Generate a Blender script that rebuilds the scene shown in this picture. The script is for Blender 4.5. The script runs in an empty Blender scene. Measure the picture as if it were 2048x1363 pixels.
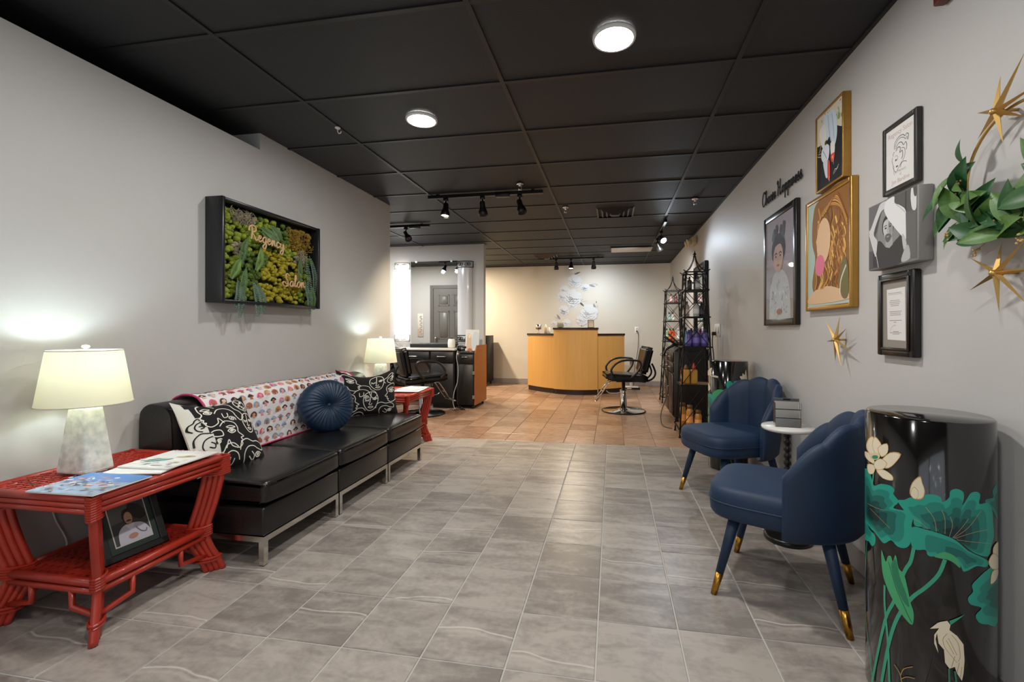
import bpy, bmesh, math, random
from mathutils import Vector, Matrix, noise as mnoise
random.seed(7)
R = math.radians
PI = math.pi
S = bpy.context.scene
COL = S.collection

# ---------------------------------------------------------------- camera
F_PX, YAW, Y_PP, X_PP, CAM_H = 890.5, 0.1705, 659.35, 1071.8, 1.1464
CEIL = 2.507
WR, WL, WB = 1.155, -2.41, 9.36          # right wall, left wall, back wall
cam_d = bpy.data.cameras.new('camera')
cam_d.sensor_width = 36.0
cam_d.lens = 36.0 * F_PX / 2048
cam_d.shift_x = -(X_PP - 1024) / 2048
cam_d.shift_y = (Y_PP - 681.5) / 2048
cam_d.clip_start = 0.05
cam = bpy.data.objects.new('camera', cam_d)
cam.location = (0, 0, CAM_H)
cam.rotation_euler = (PI / 2, 0, YAW)
COL.objects.link(cam)
S.camera = cam

# ---------------------------------------------------------------- colour management, world
S.view_settings.view_transform = 'Standard'
S.view_settings.look = 'None'
S.view_settings.gamma = 1.0
S.view_settings.use_curve_mapping = False
S.view_settings.exposure = 0.6
world = bpy.data.worlds.new('world')
S.world = world
world.use_nodes = True
bg = world.node_tree.nodes['Background']
bg.inputs['Color'].default_value = (0.86, 0.93, 1.0, 1)
bg.inputs['Strength'].default_value = 0.9

# ---------------------------------------------------------------- light helpers
def lamp_area(name, loc, size, power, col, rot=(0, 0, 0), spread=PI):
    d = bpy.data.lights.new(name, 'AREA')
    d.shape = 'DISK'; d.size = size; d.energy = power; d.color = col; d.spread = spread
    o = bpy.data.objects.new(name, d); COL.objects.link(o)
    o.location = loc; o.rotation_euler = rot
    return o
def lamp_spot(name, loc, target, power, col, angle=60, blend=0.6, radius=0.03):
    d = bpy.data.lights.new(name, 'SPOT')
    d.energy = power; d.color = col; d.spot_size = R(angle); d.spot_blend = blend; d.shadow_soft_size = radius
    o = bpy.data.objects.new(name, d); COL.objects.link(o)
    o.location = loc
    o.rotation_euler = (Vector(target) - Vector(loc)).to_track_quat('-Z', 'Y').to_euler()
    return o
def lamp_point(name, loc, power, col, radius=0.03):
    d = bpy.data.lights.new(name, 'POINT')
    d.energy = power; d.color = col; d.shadow_soft_size = radius
    o = bpy.data.objects.new(name, d); COL.objects.link(o)
    o.location = loc
    return o
COOL = (0.76, 0.88, 1.0); NEUT = (1.0, 0.98, 0.955); WARM = (1.0, 0.84, 0.62)
DOWNLIGHTS = [(0.007, 2.095, 13), (-1.213, 2.703, 8), (-1.27, 1.47, 4.5), (0.007, 0.25, 11), (-1.27, 0.05, 4),
              (-3.3, 8.2, 75), (-3.9, 5.7, 28)]
# ceiling downlights: the light of each fitting, two behind the camera added for fill (the fittings are built further down)
for dx_, dy_, dp_ in DOWNLIGHTS:
    lamp_area('downlight_and_fill_lamp', (dx_, dy_, CEIL - 0.022), 0.15, dp_, WARM if dy_ > 8 else NEUT)

# ---------------------------------------------------------------- pixel rays (2048 x 1363 frame) for reading positions off a surface
_c, _s = math.cos(YAW), math.sin(YAW)
def ray(u, v):
    x = (u - X_PP) / F_PX
    return Vector((x * _c - _s, x * _s + _c, (Y_PP - v) / F_PX))
def onX(u, v, X):
    d = ray(u, v); t = X / d.x
    return (d.y * t, CAM_H + d.z * t)          # (Y, Z) on a wall X = const
def onY(u, v, Y):
    d = ray(u, v); t = Y / d.y
    return (d.x * t, CAM_H + d.z * t)          # (X, Z)
def onZ(u, v, Z):
    d = ray(u, v); t = (Z - CAM_H) / d.z
    return (d.x * t, d.y * t)

# ---------------------------------------------------------------- materials
def lin(c):
    if isinstance(c, str):
        c = c.lstrip('#'); c = [int(c[i:i + 2], 16) / 255 for i in (0, 2, 4)]
        return tuple(x / 12.92 if x <= .04045 else ((x + .055) / 1.055) ** 2.4 for x in c)
    return tuple(c)
MATS = {}
def M(name, col, rough=.5, metal=0., var=0., vscale=8., bump=0., bscale=60., coat=0., sheen=0., emit=0., trans=0.,
      stretch=None, spec=.5, col2=None, rnd=0.):
    """Principled material; var mixes towards col2 (or a darker tone) with noise, bump adds fine relief, rnd varies by object."""
    if name in MATS: return MATS[name]
    c = lin(col); m = bpy.data.materials.new(name); m.use_nodes = True
    nt = m.node_tree; b = nt.nodes['Principled BSDF']; N = nt.nodes.new; L = nt.links.new
    b.inputs['Base Color'].default_value = (*c, 1); b.inputs['Roughness'].default_value = rough
    b.inputs['Metallic'].default_value = metal; b.inputs['Specular IOR Level'].default_value = spec
    if coat: b.inputs['Coat Weight'].default_value = coat; b.inputs['Coat Roughness'].default_value = .06
    if sheen:
        b.inputs['Sheen Weight'].default_value = sheen; b.inputs['Sheen Roughness'].default_value = .35
        b.inputs['Sheen Tint'].default_value = (*[min(1, x * 4 + .05) for x in c], 1)
    if emit: b.inputs['Emission Color'].default_value = (*c, 1); b.inputs['Emission Strength'].default_value = emit
    if trans: b.inputs['Transmission Weight'].default_value = trans
    m.diffuse_color = (*c, 1)
    if var or bump:
        tc = N('ShaderNodeTexCoord'); mp = N('ShaderNodeMapping'); L(tc.outputs['Object'], mp.inputs['Vector'])
        if stretch: mp.inputs['Scale'].default_value = stretch
    if var or rnd:
        mx = N('ShaderNodeMix'); mx.data_type = 'RGBA'
        c2 = lin(col2) if col2 else tuple(x * .55 for x in c)
        mx.inputs[6].default_value = (*c, 1); mx.inputs[7].default_value = (*c2, 1)
        if var:
            n = N('ShaderNodeTexNoise'); n.inputs['Scale'].default_value = vscale; n.inputs['Detail'].default_value = 5
            L(mp.outputs[0], n.inputs['Vector'])
            mr = N('ShaderNodeMapRange'); mr.inputs[1].default_value = .35; mr.inputs[2].default_value = .68
            mr.inputs[4].default_value = var; L(n.outputs['Fac'], mr.inputs[0]); L(mr.outputs[0], mx.inputs[0])
        else:
            oi = N('ShaderNodeObjectInfo'); mr = N('ShaderNodeMath'); mr.operation = 'MULTIPLY'; mr.inputs[1].default_value = rnd
            L(oi.outputs['Random'], mr.inputs[0]); L(mr.outputs[0], mx.inputs[0])
        L(mx.outputs[2], b.inputs['Base Color'])
    if bump:
        n2 = N('ShaderNodeTexNoise'); n2.inputs['Scale'].default_value = bscale; n2.inputs['Detail'].default_value = 4
        L(mp.outputs[0], n2.inputs['Vector'])
        bp = N('ShaderNodeBump'); bp.inputs['Strength'].default_value = bump; bp.inputs['Distance'].default_value = .004
        L(n2.outputs['Fac'], bp.inputs['Height']); L(bp.outputs[0], b.inputs['Normal'])
    MATS[name] = m
    return m
def flat(col, rough=.6):
    """plain print / paint colour"""
    return M('print_' + (col if isinstance(col, str) else '_'.join('%02d' % int(99 * x) for x in col)), col, rough)

# ---------------------------------------------------------------- mesh builder
ORG = {}
class MB:
    def __init__(s): s.v = []; s.f = []; s.m = []; s.sm = []
    def add(s, vs, fs, mi=0, smooth=False):
        o = len(s.v); s.v += [tuple(p) for p in vs]
        for f in fs: s.f.append(tuple(i + o for i in f)); s.m.append(mi); s.sm.append(smooth)
        return s
    def box(s, lo, hi, mi=0, mat=None):
        x0, y0, z0 = lo; x1, y1, z1 = hi
        vs = [(x0, y0, z0), (x1, y0, z0), (x1, y1, z0), (x0, y1, z0), (x0, y0, z1), (x1, y0, z1), (x1, y1, z1), (x0, y1, z1)]
        if mat: vs = [mat @ Vector(p) for p in vs]
        return s.add(vs, [(0, 3, 2, 1), (4, 5, 6, 7), (0, 1, 5, 4), (1, 2, 6, 5), (2, 3, 7, 6), (3, 0, 4, 7)], mi)
    def rbox(s, lo, hi, r=.01, seg=2, mi=0, mat=None, smooth=True, fn=None):
        bm = bmesh.new(); bmesh.ops.create_cube(bm, size=1)
        for v in bm.verts:
            v.co = Vector([lo[i] + (v.co[i] + .5) * (hi[i] - lo[i]) for i in range(3)])
        r = min(r, .49 * min(hi[i] - lo[i] for i in range(3)))
        bmesh.ops.bevel(bm, geom=list(bm.edges), offset=r, segments=seg, profile=.5, affect='EDGES')
        return s._bm(bm, mi, mat, smooth, fn)
    def _bm(s, bm, mi, mat, smooth, fn=None):
        bm.verts.index_update()
        vs = [v.co.copy() for v in bm.verts]
        if fn: vs = [Vector(fn(p)) for p in vs]
        if mat: vs = [mat @ p for p in vs]
        s.add(vs, [[v.index for v in f.verts] for f in bm.faces], mi, smooth); bm.free(); return s
    def ico(s, c, r, sub=1, mi=0, sc=(1, 1, 1), jit=0, smooth=True):
        bm = bmesh.new(); bmesh.ops.create_icosphere(bm, subdivisions=sub, radius=1)
        for v in bm.verts:
            k = 1 + (random.uniform(-jit, jit) if jit else 0)
            v.co = Vector((c[0] + v.co.x * r * sc[0] * k, c[1] + v.co.y * r * sc[1] * k, c[2] + v.co.z * r * sc[2] * k))
        return s._bm(bm, mi, None, smooth)
    def tube(s, pts, r, n=8, mi=0, cap=True, closed=False, flat_=1.0):
        pts = [Vector(p) for p in pts]; k = len(pts)
        rs = r if isinstance(r, (list, tuple)) else [r] * k
        rings = []; up = None
        for i, p in enumerate(pts):
            a = pts[(i - 1) % k] if (closed or i > 0) else p
            b = pts[(i + 1) % k] if (closed or i < k - 1) else p
            t = (b - a)
            if t.length < 1e-9: t = Vector((0, 0, 1))
            t.normalize()
            if up is None:
                up = Vector((0, 0, 1)) if abs(t.z) < .9 else Vector((1, 0, 0))
            up = (up - t * up.dot(t))
            if up.length < 1e-6: up = t.orthogonal()
            up.normalize(); sd = t.cross(up)
            rings.append([p + (up * math.cos(2 * PI * j / n) * flat_ + sd * math.sin(2 * PI * j / n)) * rs[i] for j in range(n)])
        vs = [q for ring in rings for q in ring]; fs = []
        for i in range(k if closed else k - 1):
            for j in range(n):
                a, b = i * n + j, i * n + (j + 1) % n
                c, d = ((i + 1) % k) * n + (j + 1) % n, ((i + 1) % k) * n + j
                fs.append((a, b, c, d))
        if cap and not closed:
            fs += [tuple(range(n - 1, -1, -1)), tuple(range((k - 1) * n, k * n))]
        return s.add(vs, fs, mi, n > 5)
    def bar(s, a, b, w, h=None, mi=0):
        """square bar from a to b"""
        a, b = Vector(a), Vector(b); t = (b - a).normalized(); h = h or w
        up = Vector((0, 0, 1)) if abs(t.z) < .95 else Vector((0, 1, 0))
        sd = t.cross(up).normalized(); up = sd.cross(t)
        vs = [p + sd * x * w / 2 + up * z * h / 2 for p in (a, b) for x, z in ((-1, -1), (1, -1), (1, 1), (-1, 1))]
        return s.add(vs, [(0, 1, 2, 3), (7, 6, 5, 4), (0, 4, 5, 1), (1, 5, 6, 2), (2, 6, 7, 3), (3, 7, 4, 0)], mi)
    def lathe(s, prof, c=(0, 0, 0), n=32, mi=0, smooth=True, mat=None, cap=True):
        vs = []; fs = []
        for r, z in prof:
            for j in range(n):
                a = 2 * PI * j / n; vs.append(Vector((c[0] + r * math.cos(a), c[1] + r * math.sin(a), c[2] + z)))
        for i in range(len(prof) - 1):
            for j in range(n):
                fs.append((i * n + j, i * n + (j + 1) % n, (i + 1) * n + (j + 1) % n, (i + 1) * n + j))
        if mat: vs = [mat @ p for p in vs]
        s.add(vs, fs, mi, smooth)
        if cap:
            k = len(s.v) - len(vs)
            for ring, rev in ((0, True), (len(prof) - 1, False)):
                if prof[ring][0] > 1e-5:
                    idx = [k + ring * n + j for j in range(n)]
                    s.f.append(tuple(reversed(idx)) if rev else tuple(idx)); s.m.append(mi); s.sm.append(False)
        return s
    def prism(s, poly, thick, fn, mi=0):
        """2D polygon extruded: fn(u, v, w) -> 3D, w in 0..thick"""
        n = len(poly)
        vs = [fn(u, v, 0) for u, v in poly] + [fn(u, v, thick) for u, v in poly]
        fs = [tuple(range(n - 1, -1, -1)), tuple(range(n, 2 * n))] + [(i, (i + 1) % n, n + (i + 1) % n, n + i) for i in range(n)]
        return s.add(vs, fs, mi)
    def grid(s, fn, nu, nv, mi=0, smooth=True, closed_u=False):
        vs = [fn(i / nu, j / nv) for j in range(nv + 1) for i in range(nu + (0 if closed_u else 1))]
        w = nu + (0 if closed_u else 1); fs = []
        for j in range(nv):
            for i in range(nu):
                a = j * w + i; b = j * w + (i + 1) % w
                fs.append((a, b, b + w, a + w))
        return s.add(vs, fs, mi, smooth)
    def build(s, name, mats, parent=None, org=None, local=False):
        if not isinstance(mats, (list, tuple)): mats = [mats]
        if parent is not None and org is None: org = ORG.get(parent.name, (0, 0, 0))
        if local: org = (0, 0, 0)
        if org is None:
            xs = [p[0] for p in s.v]; ys = [p[1] for p in s.v]; zs = [p[2] for p in s.v]
            org = ((min(xs) + max(xs)) / 2, (min(ys) + max(ys)) / 2, min(zs))
        me = bpy.data.meshes.new(name)
        me.from_pydata([(x - org[0], y - org[1], z - org[2]) for x, y, z in s.v], [], s.f)
        for m in mats: me.materials.append(m)
        me.polygons.foreach_set('material_index', s.m); me.polygons.foreach_set('use_smooth', s.sm)
        me.update()
        o = bpy.data.objects.new(name, me); COL.objects.link(o)
        if parent is not None: o.parent = parent; ORG[o.name] = org
        else: o.location = org; ORG[o.name] = org
        return o
def tag(o, label=None, cat=None, group=None, kind=None):
    if label: o['label'] = label
    if cat: o['category'] = cat
    if group: o['group'] = group
    if kind: o['kind'] = kind
    return o
def thing(name, label, cat, loc=(0, 0, 0), rz=0, group=None):
    o = bpy.data.objects.new(name, None); COL.objects.link(o)
    o.location = loc; o.rotation_euler = (0, 0, rz); o.empty_display_size = .1
    ORG[o.name] = tuple(loc) if not rz else (0, 0, 0)
    return tag(o, label, cat, group)
def copy_tree(o, parent=None):
    c = o.copy(); COL.objects.link(c)
    if parent is not None: c.parent = parent
    for ch in list(o.children): copy_tree(ch, c)
    return c
def struct(mb, name, mats, parent=None):
    o = mb.build(name, mats, parent)
    if parent is None: o['kind'] = 'structure'
    return o
def part(name, mat, parent, lo, hi, r=0, seg=2):
    b = MB()
    b.rbox(lo, hi, r, seg) if r else b.box(lo, hi)
    return b.build(name, mat, parent)
def smooth(pts, n=6, closed=False):
    """Catmull-Rom through 2D/3D points"""
    k = len(pts); out = []
    for i in range(k if closed else k - 1):
        p = [pts[(i + d) % k] if closed else pts[min(max(i + d, 0), k - 1)] for d in (-1, 0, 1, 2)]
        for j in range(n):
            t = j / n
            out.append(tuple(.5 * (2 * p[1][a] + (p[2][a] - p[0][a]) * t + (2 * p[0][a] - 5 * p[1][a] + 4 * p[2][a] - p[3][a]) * t * t
                             + (3 * p[1][a] - p[0][a] - 3 * p[2][a] + p[3][a]) * t ** 3) for a in range(len(pts[0]))))
    if not closed: out.append(tuple(pts[-1]))
    return out
def ell(cx, cy, rx, ry, n=14, rot=0):
    c, s = math.cos(rot), math.sin(rot)
    return [(cx + c * rx * math.cos(2 * PI * i / n) - s * ry * math.sin(2 * PI * i / n), cy + s * rx * math.cos(2 * PI * i / n) + c * ry * math.sin(2 * PI * i / n)) for i in range(n)]
def stroke(pts, w):
    """2D polyline -> list of quads"""
    out = []; k = len(pts); L_, R_ = [], []
    for i in range(k):
        a = pts[max(i - 1, 0)]; b = pts[min(i + 1, k - 1)]
        dx, dy = b[0] - a[0], b[1] - a[1]; d = math.hypot(dx, dy) or 1
        nx, ny = -dy / d * w / 2, dx / d * w / 2
        L_.append((pts[i][0] + nx, pts[i][1] + ny)); R_.append((pts[i][0] - nx, pts[i][1] - ny))
    for i in range(k - 1): out.append([L_[i], L_[i + 1], R_[i + 1], R_[i]])
    return out
class Print:
    """layers of flat colour laid on a surface: fn(u, v, h) -> 3D point, h = height of the ink above the surface"""
    def __init__(s, fn, step=.0003): s.fn = fn; s.mb = MB(); s.mats = []; s.k = 0; s.step = step
    def mi(s, m):
        if m not in s.mats: s.mats.append(m)
        return s.mats.index(m)
    def poly(s, pts, m, slab=None):
        s.k += 1; h = s.step * s.k; i = s.mi(m)
        polys = [pts] if not slab else slabs(pts, slab)
        for p in polys: s.mb.add([s.fn(u, v, h) for u, v in p], [tuple(range(len(p)))], i)
        return s
    def line(s, pts, w, m, new=True):
        if new: s.k += 1
        h = s.step * s.k; i = s.mi(m)
        for q in stroke(pts, w): s.mb.add([s.fn(u, v, h) for u, v in q], [(0, 1, 2, 3)], i)
        return s
    def text(s, txt, x, y, size, m, align='LEFT', rot=0):
        vs, fs = text_mesh(txt, align); s.k += 1; h = s.step * s.k; i = s.mi(m); c, n = math.cos(rot), math.sin(rot)
        s.mb.add([s.fn(x + (a * c - b * n) * size, y + (a * n + b * c) * size, h) for a, b in vs], fs, i); return s
    def build(s, name, parent): return s.mb.build(name, s.mats, parent)
def slabs(poly, w):
    """cut a polygon into vertical slabs of width w so that it can follow a curved surface"""
    def clip(p, x, keep):
        o = []
        for i in range(len(p)):
            a, b = p[i], p[(i + 1) % len(p)]
            ia, ib = (a[0] - x) * keep >= 0, (b[0] - x) * keep >= 0
            if ia: o.append(a)
            if ia != ib:
                t = (x - a[0]) / (b[0] - a[0]); o.append((x, a[1] + t * (b[1] - a[1])))
        return o
    x0 = min(p[0] for p in poly); x1 = max(p[0] for p in poly); out = []; x = math.floor(x0 / w) * w
    while x < x1:
        q = clip(poly, x, 1)
        if len(q) > 2: q = clip(q, x + w, -1)
        if len(q) > 2: out.append(q)
        x += w
    return out
_TXT = {}
def text_mesh(txt, align='LEFT'):
    if (txt, align) not in _TXT:
        c = bpy.data.curves.new('lettering', 'FONT'); c.body = txt; c.size = 1; c.align_x = align; c.resolution_u = 3
        o = bpy.data.objects.new('lettering', c); COL.objects.link(o)
        bpy.context.view_layer.update()
        me = o.evaluated_get(bpy.context.evaluated_depsgraph_get()).to_mesh()
        _TXT[(txt, align)] = ([(v.co.x, v.co.y) for v in me.vertices], [tuple(p.vertices) for p in me.polygons])
        bpy.data.objects.remove(o); bpy.data.curves.remove(c)
    return _TXT[(txt, align)]
# single-stroke cursive lettering: x-height 1, capitals about 2.2
GLYPH = {
 'C': (1.5, [[(1.25, 1.75), (1.05, 2.15), (.6, 2.1), (.2, 1.4), (.15, .6), (.5, .0), (1.0, .1), (1.5, .5)]]),
 'H': (1.9, [[(.1, 1.7), (.35, 2.15), (.45, 1.3), (.35, .0)], [(1.35, 2.2), (1.25, 1.2), (1.2, .1), (1.5, .05), (1.9, .4)], [(.4, 1.05), (1.25, 1.2)]]),
 'R': (1.7, [[(.5, 2.0), (.55, 1.0), (.4, .0)], [(.0, 1.2), (.05, 1.8), (.6, 2.2), (1.2, 2.05), (1.25, 1.5), (.6, 1.1), (1.0, .6), (1.3, .05), (1.7, .3)]]),
 'S': (1.6, [[(1.4, 1.8), (1.15, 2.2), (.7, 2.0), (.75, 1.4), (1.15, .9), (1.1, .25), (.5, .0), (.0, .4), (.2, .8), (.8, .5), (1.6, .3)]]),
 'a': (1.05, [[(.8, .85), (.45, 1.0), (.1, .55), (.25, .05), (.65, .25), (.8, .9), (.8, .2), (1.05, .25)]]),
 'c': (.85, [[(.7, .8), (.4, 1.0), (.1, .5), (.3, .02), (.85, .35)]]),
 'e': (.85, [[(.0, .35), (.5, .6), (.55, .95), (.25, .9), (.12, .4), (.35, .02), (.85, .35)]]),
 'g': (1.0, [[(.8, .85), (.45, 1.0), (.1, .55), (.25, .08), (.65, .25), (.8, .9), (.75, -.5), (.4, -.9), (.15, -.5), (1.0, .3)]]),
 'h': (1.05, [[(.0, .3), (.4, 1.6), (.35, 2.1), (.2, 1.9), (.2, .0), (.4, .8), (.65, .95), (.75, .2), (1.05, .25)]]),
 'i': (.5, [[(.0, .3), (.2, .95), (.2, .15), (.5, .3)]]),
 'l': (.6, [[(.0, .3), (.45, 1.6), (.35, 2.1), (.2, 1.7), (.2, .2), (.6, .3)]]),
 'n': (1.05, [[(.0, .3), (.2, .95), (.2, .0), (.4, .75), (.65, .95), (.72, .2), (1.05, .25)]]),
 'o': (.95, [[(.5, 1.0), (.1, .6), (.25, .05), (.7, .2), (.75, .75), (.5, 1.0), (.95, .85)]]),
 'p': (1.05, [[(.0, .3), (.25, .95), (.2, -.95)], [(.22, .5), (.55, 1.0), (.85, .6), (.65, .05), (.25, .2)], [(.65, .05), (1.05, .3)]]),
 's': (.8, [[(.0, .25), (.45, 1.15), (.4, .75), (.6, .3), (.35, .0), (.1, .15)], [(.35, .0), (.8, .3)]]),
 'y': (1.0, [[(.1, .95), (.2, .2), (.6, .25), (.8, .95), (.7, -.5), (.35, -.9), (.15, -.5), (1.0, .35)]]),
 ' ': (.55, [])}
def script(txt):
    """-> strokes in text units, total width"""
    x = 0; out = []
    for ch in txt:
        w, st = GLYPH[ch]
        for p in st: out.append([(x + a, b) for a, b in smooth(p, 5)])
        x += w
    return out, x
# ================================================================ SETTING
wall_paint = M('wall_paint_grey', '#bfbdba', .55, var=.06, vscale=3, bump=.08, bscale=180)
warm_lit_paint = M('wall_paint_warm_lit', '#cfc8ba', .6, var=.05, vscale=3, bump=.08, bscale=180)  # same grey wall paint, with warm lamplight mixed into its colour
base_vinyl = M('baseboard_vinyl', '#918a87', .45)
def tile_material(name, dark, light, vein, streak, rough, vein_on):
    m = bpy.data.materials.new(name); m.use_nodes = True
    nt = m.node_tree; b = nt.nodes['Principled BSDF']; N = nt.nodes.new; L = nt.links.new
    def math_(op, a, c=None, d=None):
        n = N('ShaderNodeMath'); n.operation = op
        for k, x in enumerate((a, c, d)):
            if x is None: continue
            if isinstance(x, (int, float)): n.inputs[k].default_value = x
            else: L(x, n.inputs[k])
        return n.outputs[0]
    tc = N('ShaderNodeTexCoord'); oi = N('ShaderNodeObjectInfo'); rnd = oi.outputs['Random']
    off = N('ShaderNodeVectorMath'); off.operation = 'ADD'
    cx = N('ShaderNodeCombineXYZ'); L(math_('MULTIPLY', rnd, 91.0), cx.inputs[0]); L(math_('MULTIPLY', rnd, 37.0), cx.inputs[1])
    L(tc.outputs['Object'], off.inputs[0]); L(cx.outputs[0], off.inputs[1])
    mp = N('ShaderNodeMapping'); mp.inputs['Scale'].default_value = streak; L(off.outputs[0], mp.inputs['Vector'])
    n1 = N('ShaderNodeTexNoise'); n1.inputs['Scale'].default_value = 1; n1.inputs['Detail'].default_value = 7
    n1.inputs['Roughness'].default_value = .62; n1.inputs['Distortion'].default_value = .6; L(mp.outputs[0], n1.inputs['Vector'])
    n3 = N('ShaderNodeTexNoise'); n3.inputs['Scale'].default_value = 38; n3.inputs['Detail'].default_value = 4; L(off.outputs[0], n3.inputs['Vector'])
    r2 = math_('FRACT', math_('MULTIPLY', rnd, 7.31))
    fac = math_('ADD', math_('MULTIPLY', math_('SUBTRACT', n1.outputs['Fac'], .5), 3.0), math_('ADD', math_('MULTIPLY', r2, .75), .12))
    fac = math_('ADD', fac, math_('MULTIPLY', math_('SUBTRACT', n3.outputs['Fac'], .5), .9))
    fac = math_('MINIMUM', math_('MAXIMUM', fac, 0), 1)
    mx = N('ShaderNodeMix'); mx.data_type = 'RGBA'; L(fac, mx.inputs[0])
    mx.inputs[6].default_value = (*lin(dark), 1); mx.inputs[7].default_value = (*lin(light), 1)
    out = mx.outputs[2]
    if vein_on:
        sep = N('ShaderNodeSeparateXYZ'); L(tc.outputs['Object'], sep.inputs[0])
        n2 = N('ShaderNodeTexNoise'); n2.noise_dimensions = '1D'; n2.inputs['Scale'].default_value = 3.2; n2.inputs['Detail'].default_value = 1.5
        L(math_('ADD', sep.outputs[0], math_('MULTIPLY', rnd, 53)), n2.inputs['W'])
        r3 = math_('FRACT', math_('MULTIPLY', rnd, 23.7))
        d = math_('ADD', math_('ADD', sep.outputs[1], math_('MULTIPLY', n2.outputs['Fac'], .09)), math_('SUBTRACT', math_('MULTIPLY', r3, .3), .2))
        d1 = math_('ABSOLUTE', d); d2 = math_('ABSOLUTE', math_('ADD', d, .022))
        def band(x, w):
            mr = N('ShaderNodeMapRange'); mr.inputs[1].default_value = 0; mr.inputs[2].default_value = w
            mr.inputs[3].default_value = 1; mr.inputs[4].default_value = 0; L(x, mr.inputs[0]); return mr.outputs[0]
        v = math_('ADD', math_('MULTIPLY', band(d1, .006), 1.1), math_('MULTIPLY', band(d2, .012), .35))
        v = math_('MULTIPLY', v, math_('GREATER_THAN', r3, .42))
        v = math_('MULTIPLY', v, math_('ADD', .25, n1.outputs['Fac'])); v = math_('MINIMUM', v, 1)
        m2 = N('ShaderNodeMix'); m2.data_type = 'RGBA'; L(v, m2.inputs[0]); L(out, m2.inputs[6]); m2.inputs[7].default_value = (*lin(vein), 1)
        out = m2.outputs[2]
    L(out, b.inputs['Base Color'])
    b.inputs['Roughness'].default_value = rough
    bp = N('ShaderNodeBump'); bp.inputs['Strength'].default_value = .12; bp.inputs['Distance'].default_value = .003
    L(n1.outputs['Fac'], bp.inputs['Height']); L(bp.outputs[0], b.inputs['Normal'])
    MATS[name] = m
    return m
grey_tile = tile_material('floor_tile_grey', '#837b74', '#ada49b', '#cfc8be', (4.5, 12, 1), .34, True)
brown_tile = tile_material('floor_tile_brown', '#86654f', '#b8977f', '#c8a890', (9, 26, 1), .30, False)
grout = M('grout_pale_grey', '#bab6b0', .8, bump=.1)
grout_brown = M('grout_brown', '#7d5d49', .8, bump=.1)

def tile_mesh(name, sx, sy, mat, th=.009, g=.007, bev=.0022):
    a, b = sx / 2 - g / 2, sy / 2 - g / 2
    vs = [(x * (a - k), y * (b - k), z) for (k, z) in ((bev, 0), (0, -bev), (0, -th)) for x, y in ((-1, -1), (1, -1), (1, 1), (-1, 1))]
    fs = [(0, 1, 2, 3)] + [(r * 4 + (i + 1) % 4, r * 4 + i, r * 4 + 4 + i, r * 4 + 4 + (i + 1) % 4) for r in (0, 1) for i in range(4)]
    me = bpy.data.meshes.new(name); me.from_pydata(vs, [], [tuple(reversed(f)) if k else f for k, f in enumerate(fs)]); me.materials.append(mat); me.update()
    return me
def lay(parent, name, mat, x0, x1, y0, y1, gx, gy, c, skip=None, z=0):
    cache = {}; ox, oy, oz = ORG[parent.name]; rest = []
    i = math.floor((x0 - gx) / c)
    while gx + i * c < x1 - 1e-4:
        a, b = max(x0, gx + i * c), min(x1, gx + (i + 1) * c)
        j = math.floor((y0 - gy) / c)
        while gy + j * c < y1 - 1e-4:
            d, e = max(y0, gy + j * c), min(y1, gy + (j + 1) * c)
            if b - a > .02 and e - d > .02:
                if skip and skip((a + b) / 2, (d + e) / 2): rest.append((a, b, d, e))
                else:
                    key = (round(b - a, 3), round(e - d, 3))
                    if key not in cache: cache[key] = tile_mesh(name, b - a, e - d, mat, g=.006 if mat is grey_tile else .0045)
                    o = bpy.data.objects.new(name, cache[key]); COL.objects.link(o); o.parent = parent
                    o.location = ((a + b) / 2 - ox, (d + e) / 2 - oy, z - oz)
            j += 1
        i += 1
    if rest:
        mb = MB()
        for a, b, d, e in rest: mb.box((a + .003, d + .003, z - .009), (b - .003, e - .003, z))
        mb.build('tile_field', mat, parent)['kind'] = 'stuff'
TR = 4.511            # grey tile meets brown tile
LE = -4.6             # far left wall of the back room
floor = struct(MB().box((-3.1, -1.56, -.12), (WR + .1, TR, -.0035)), 'floor', grout)
tag(floor, 'grey stone-look square tile floor of the waiting area')
lay(floor, 'floor_tile', grey_tile, WL, WR, -1.52, TR, -.0567, 1.4693, .3042)
floor2 = struct(MB().box((LE - .1, TR, -.12), (WR + .1, WB + .1, -.0035)), 'floor', grout_brown)
tag(floor2, 'warm brown square tile floor of the back room')
lay(floor2, 'floor_tile', brown_tile, LE, WR, TR, WB, -.188, TR, .305, skip=lambda x, y: x < -3.25)

# ---- walls
LOW = 2.395           # top of the low front part of the left wall
w = MB().box((WL - .13, -1.52, 0), (WL, 2.72, LOW)); wl = struct(w, 'wall_left', wall_paint)
w = MB().box((-3.05, 2.72, 0), (WL, 4.45, CEIL + .08)).box((LE, 4.45, 0), (WL, 4.55, CEIL + .08)); struct(w, 'wall_left', wall_paint)
struct(MB().box((-3.15, -1.52, 0), (-3.05, 2.72, CEIL + .08)), 'wall_left', wall_paint)
struct(MB().box((WR, -1.52, 0), (WR + .1, WB + .1, CEIL + .08)), 'wall_right', wall_paint)
struct(MB().box((LE - .1, WB, 0), (WR, WB + .1, CEIL + .08)), 'wall_back', warm_lit_paint)
struct(MB().box((LE - .1, 4.40, 0), (LE, WB, CEIL + .08)), 'wall_far_left', warm_lit_paint)
PY = 6.82             # partition that carries the styling mirror
struct(MB().box((LE, PY, 0), (-2.015, PY + .11, CEIL + .02)), 'wall_partition', wall_paint)
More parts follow.
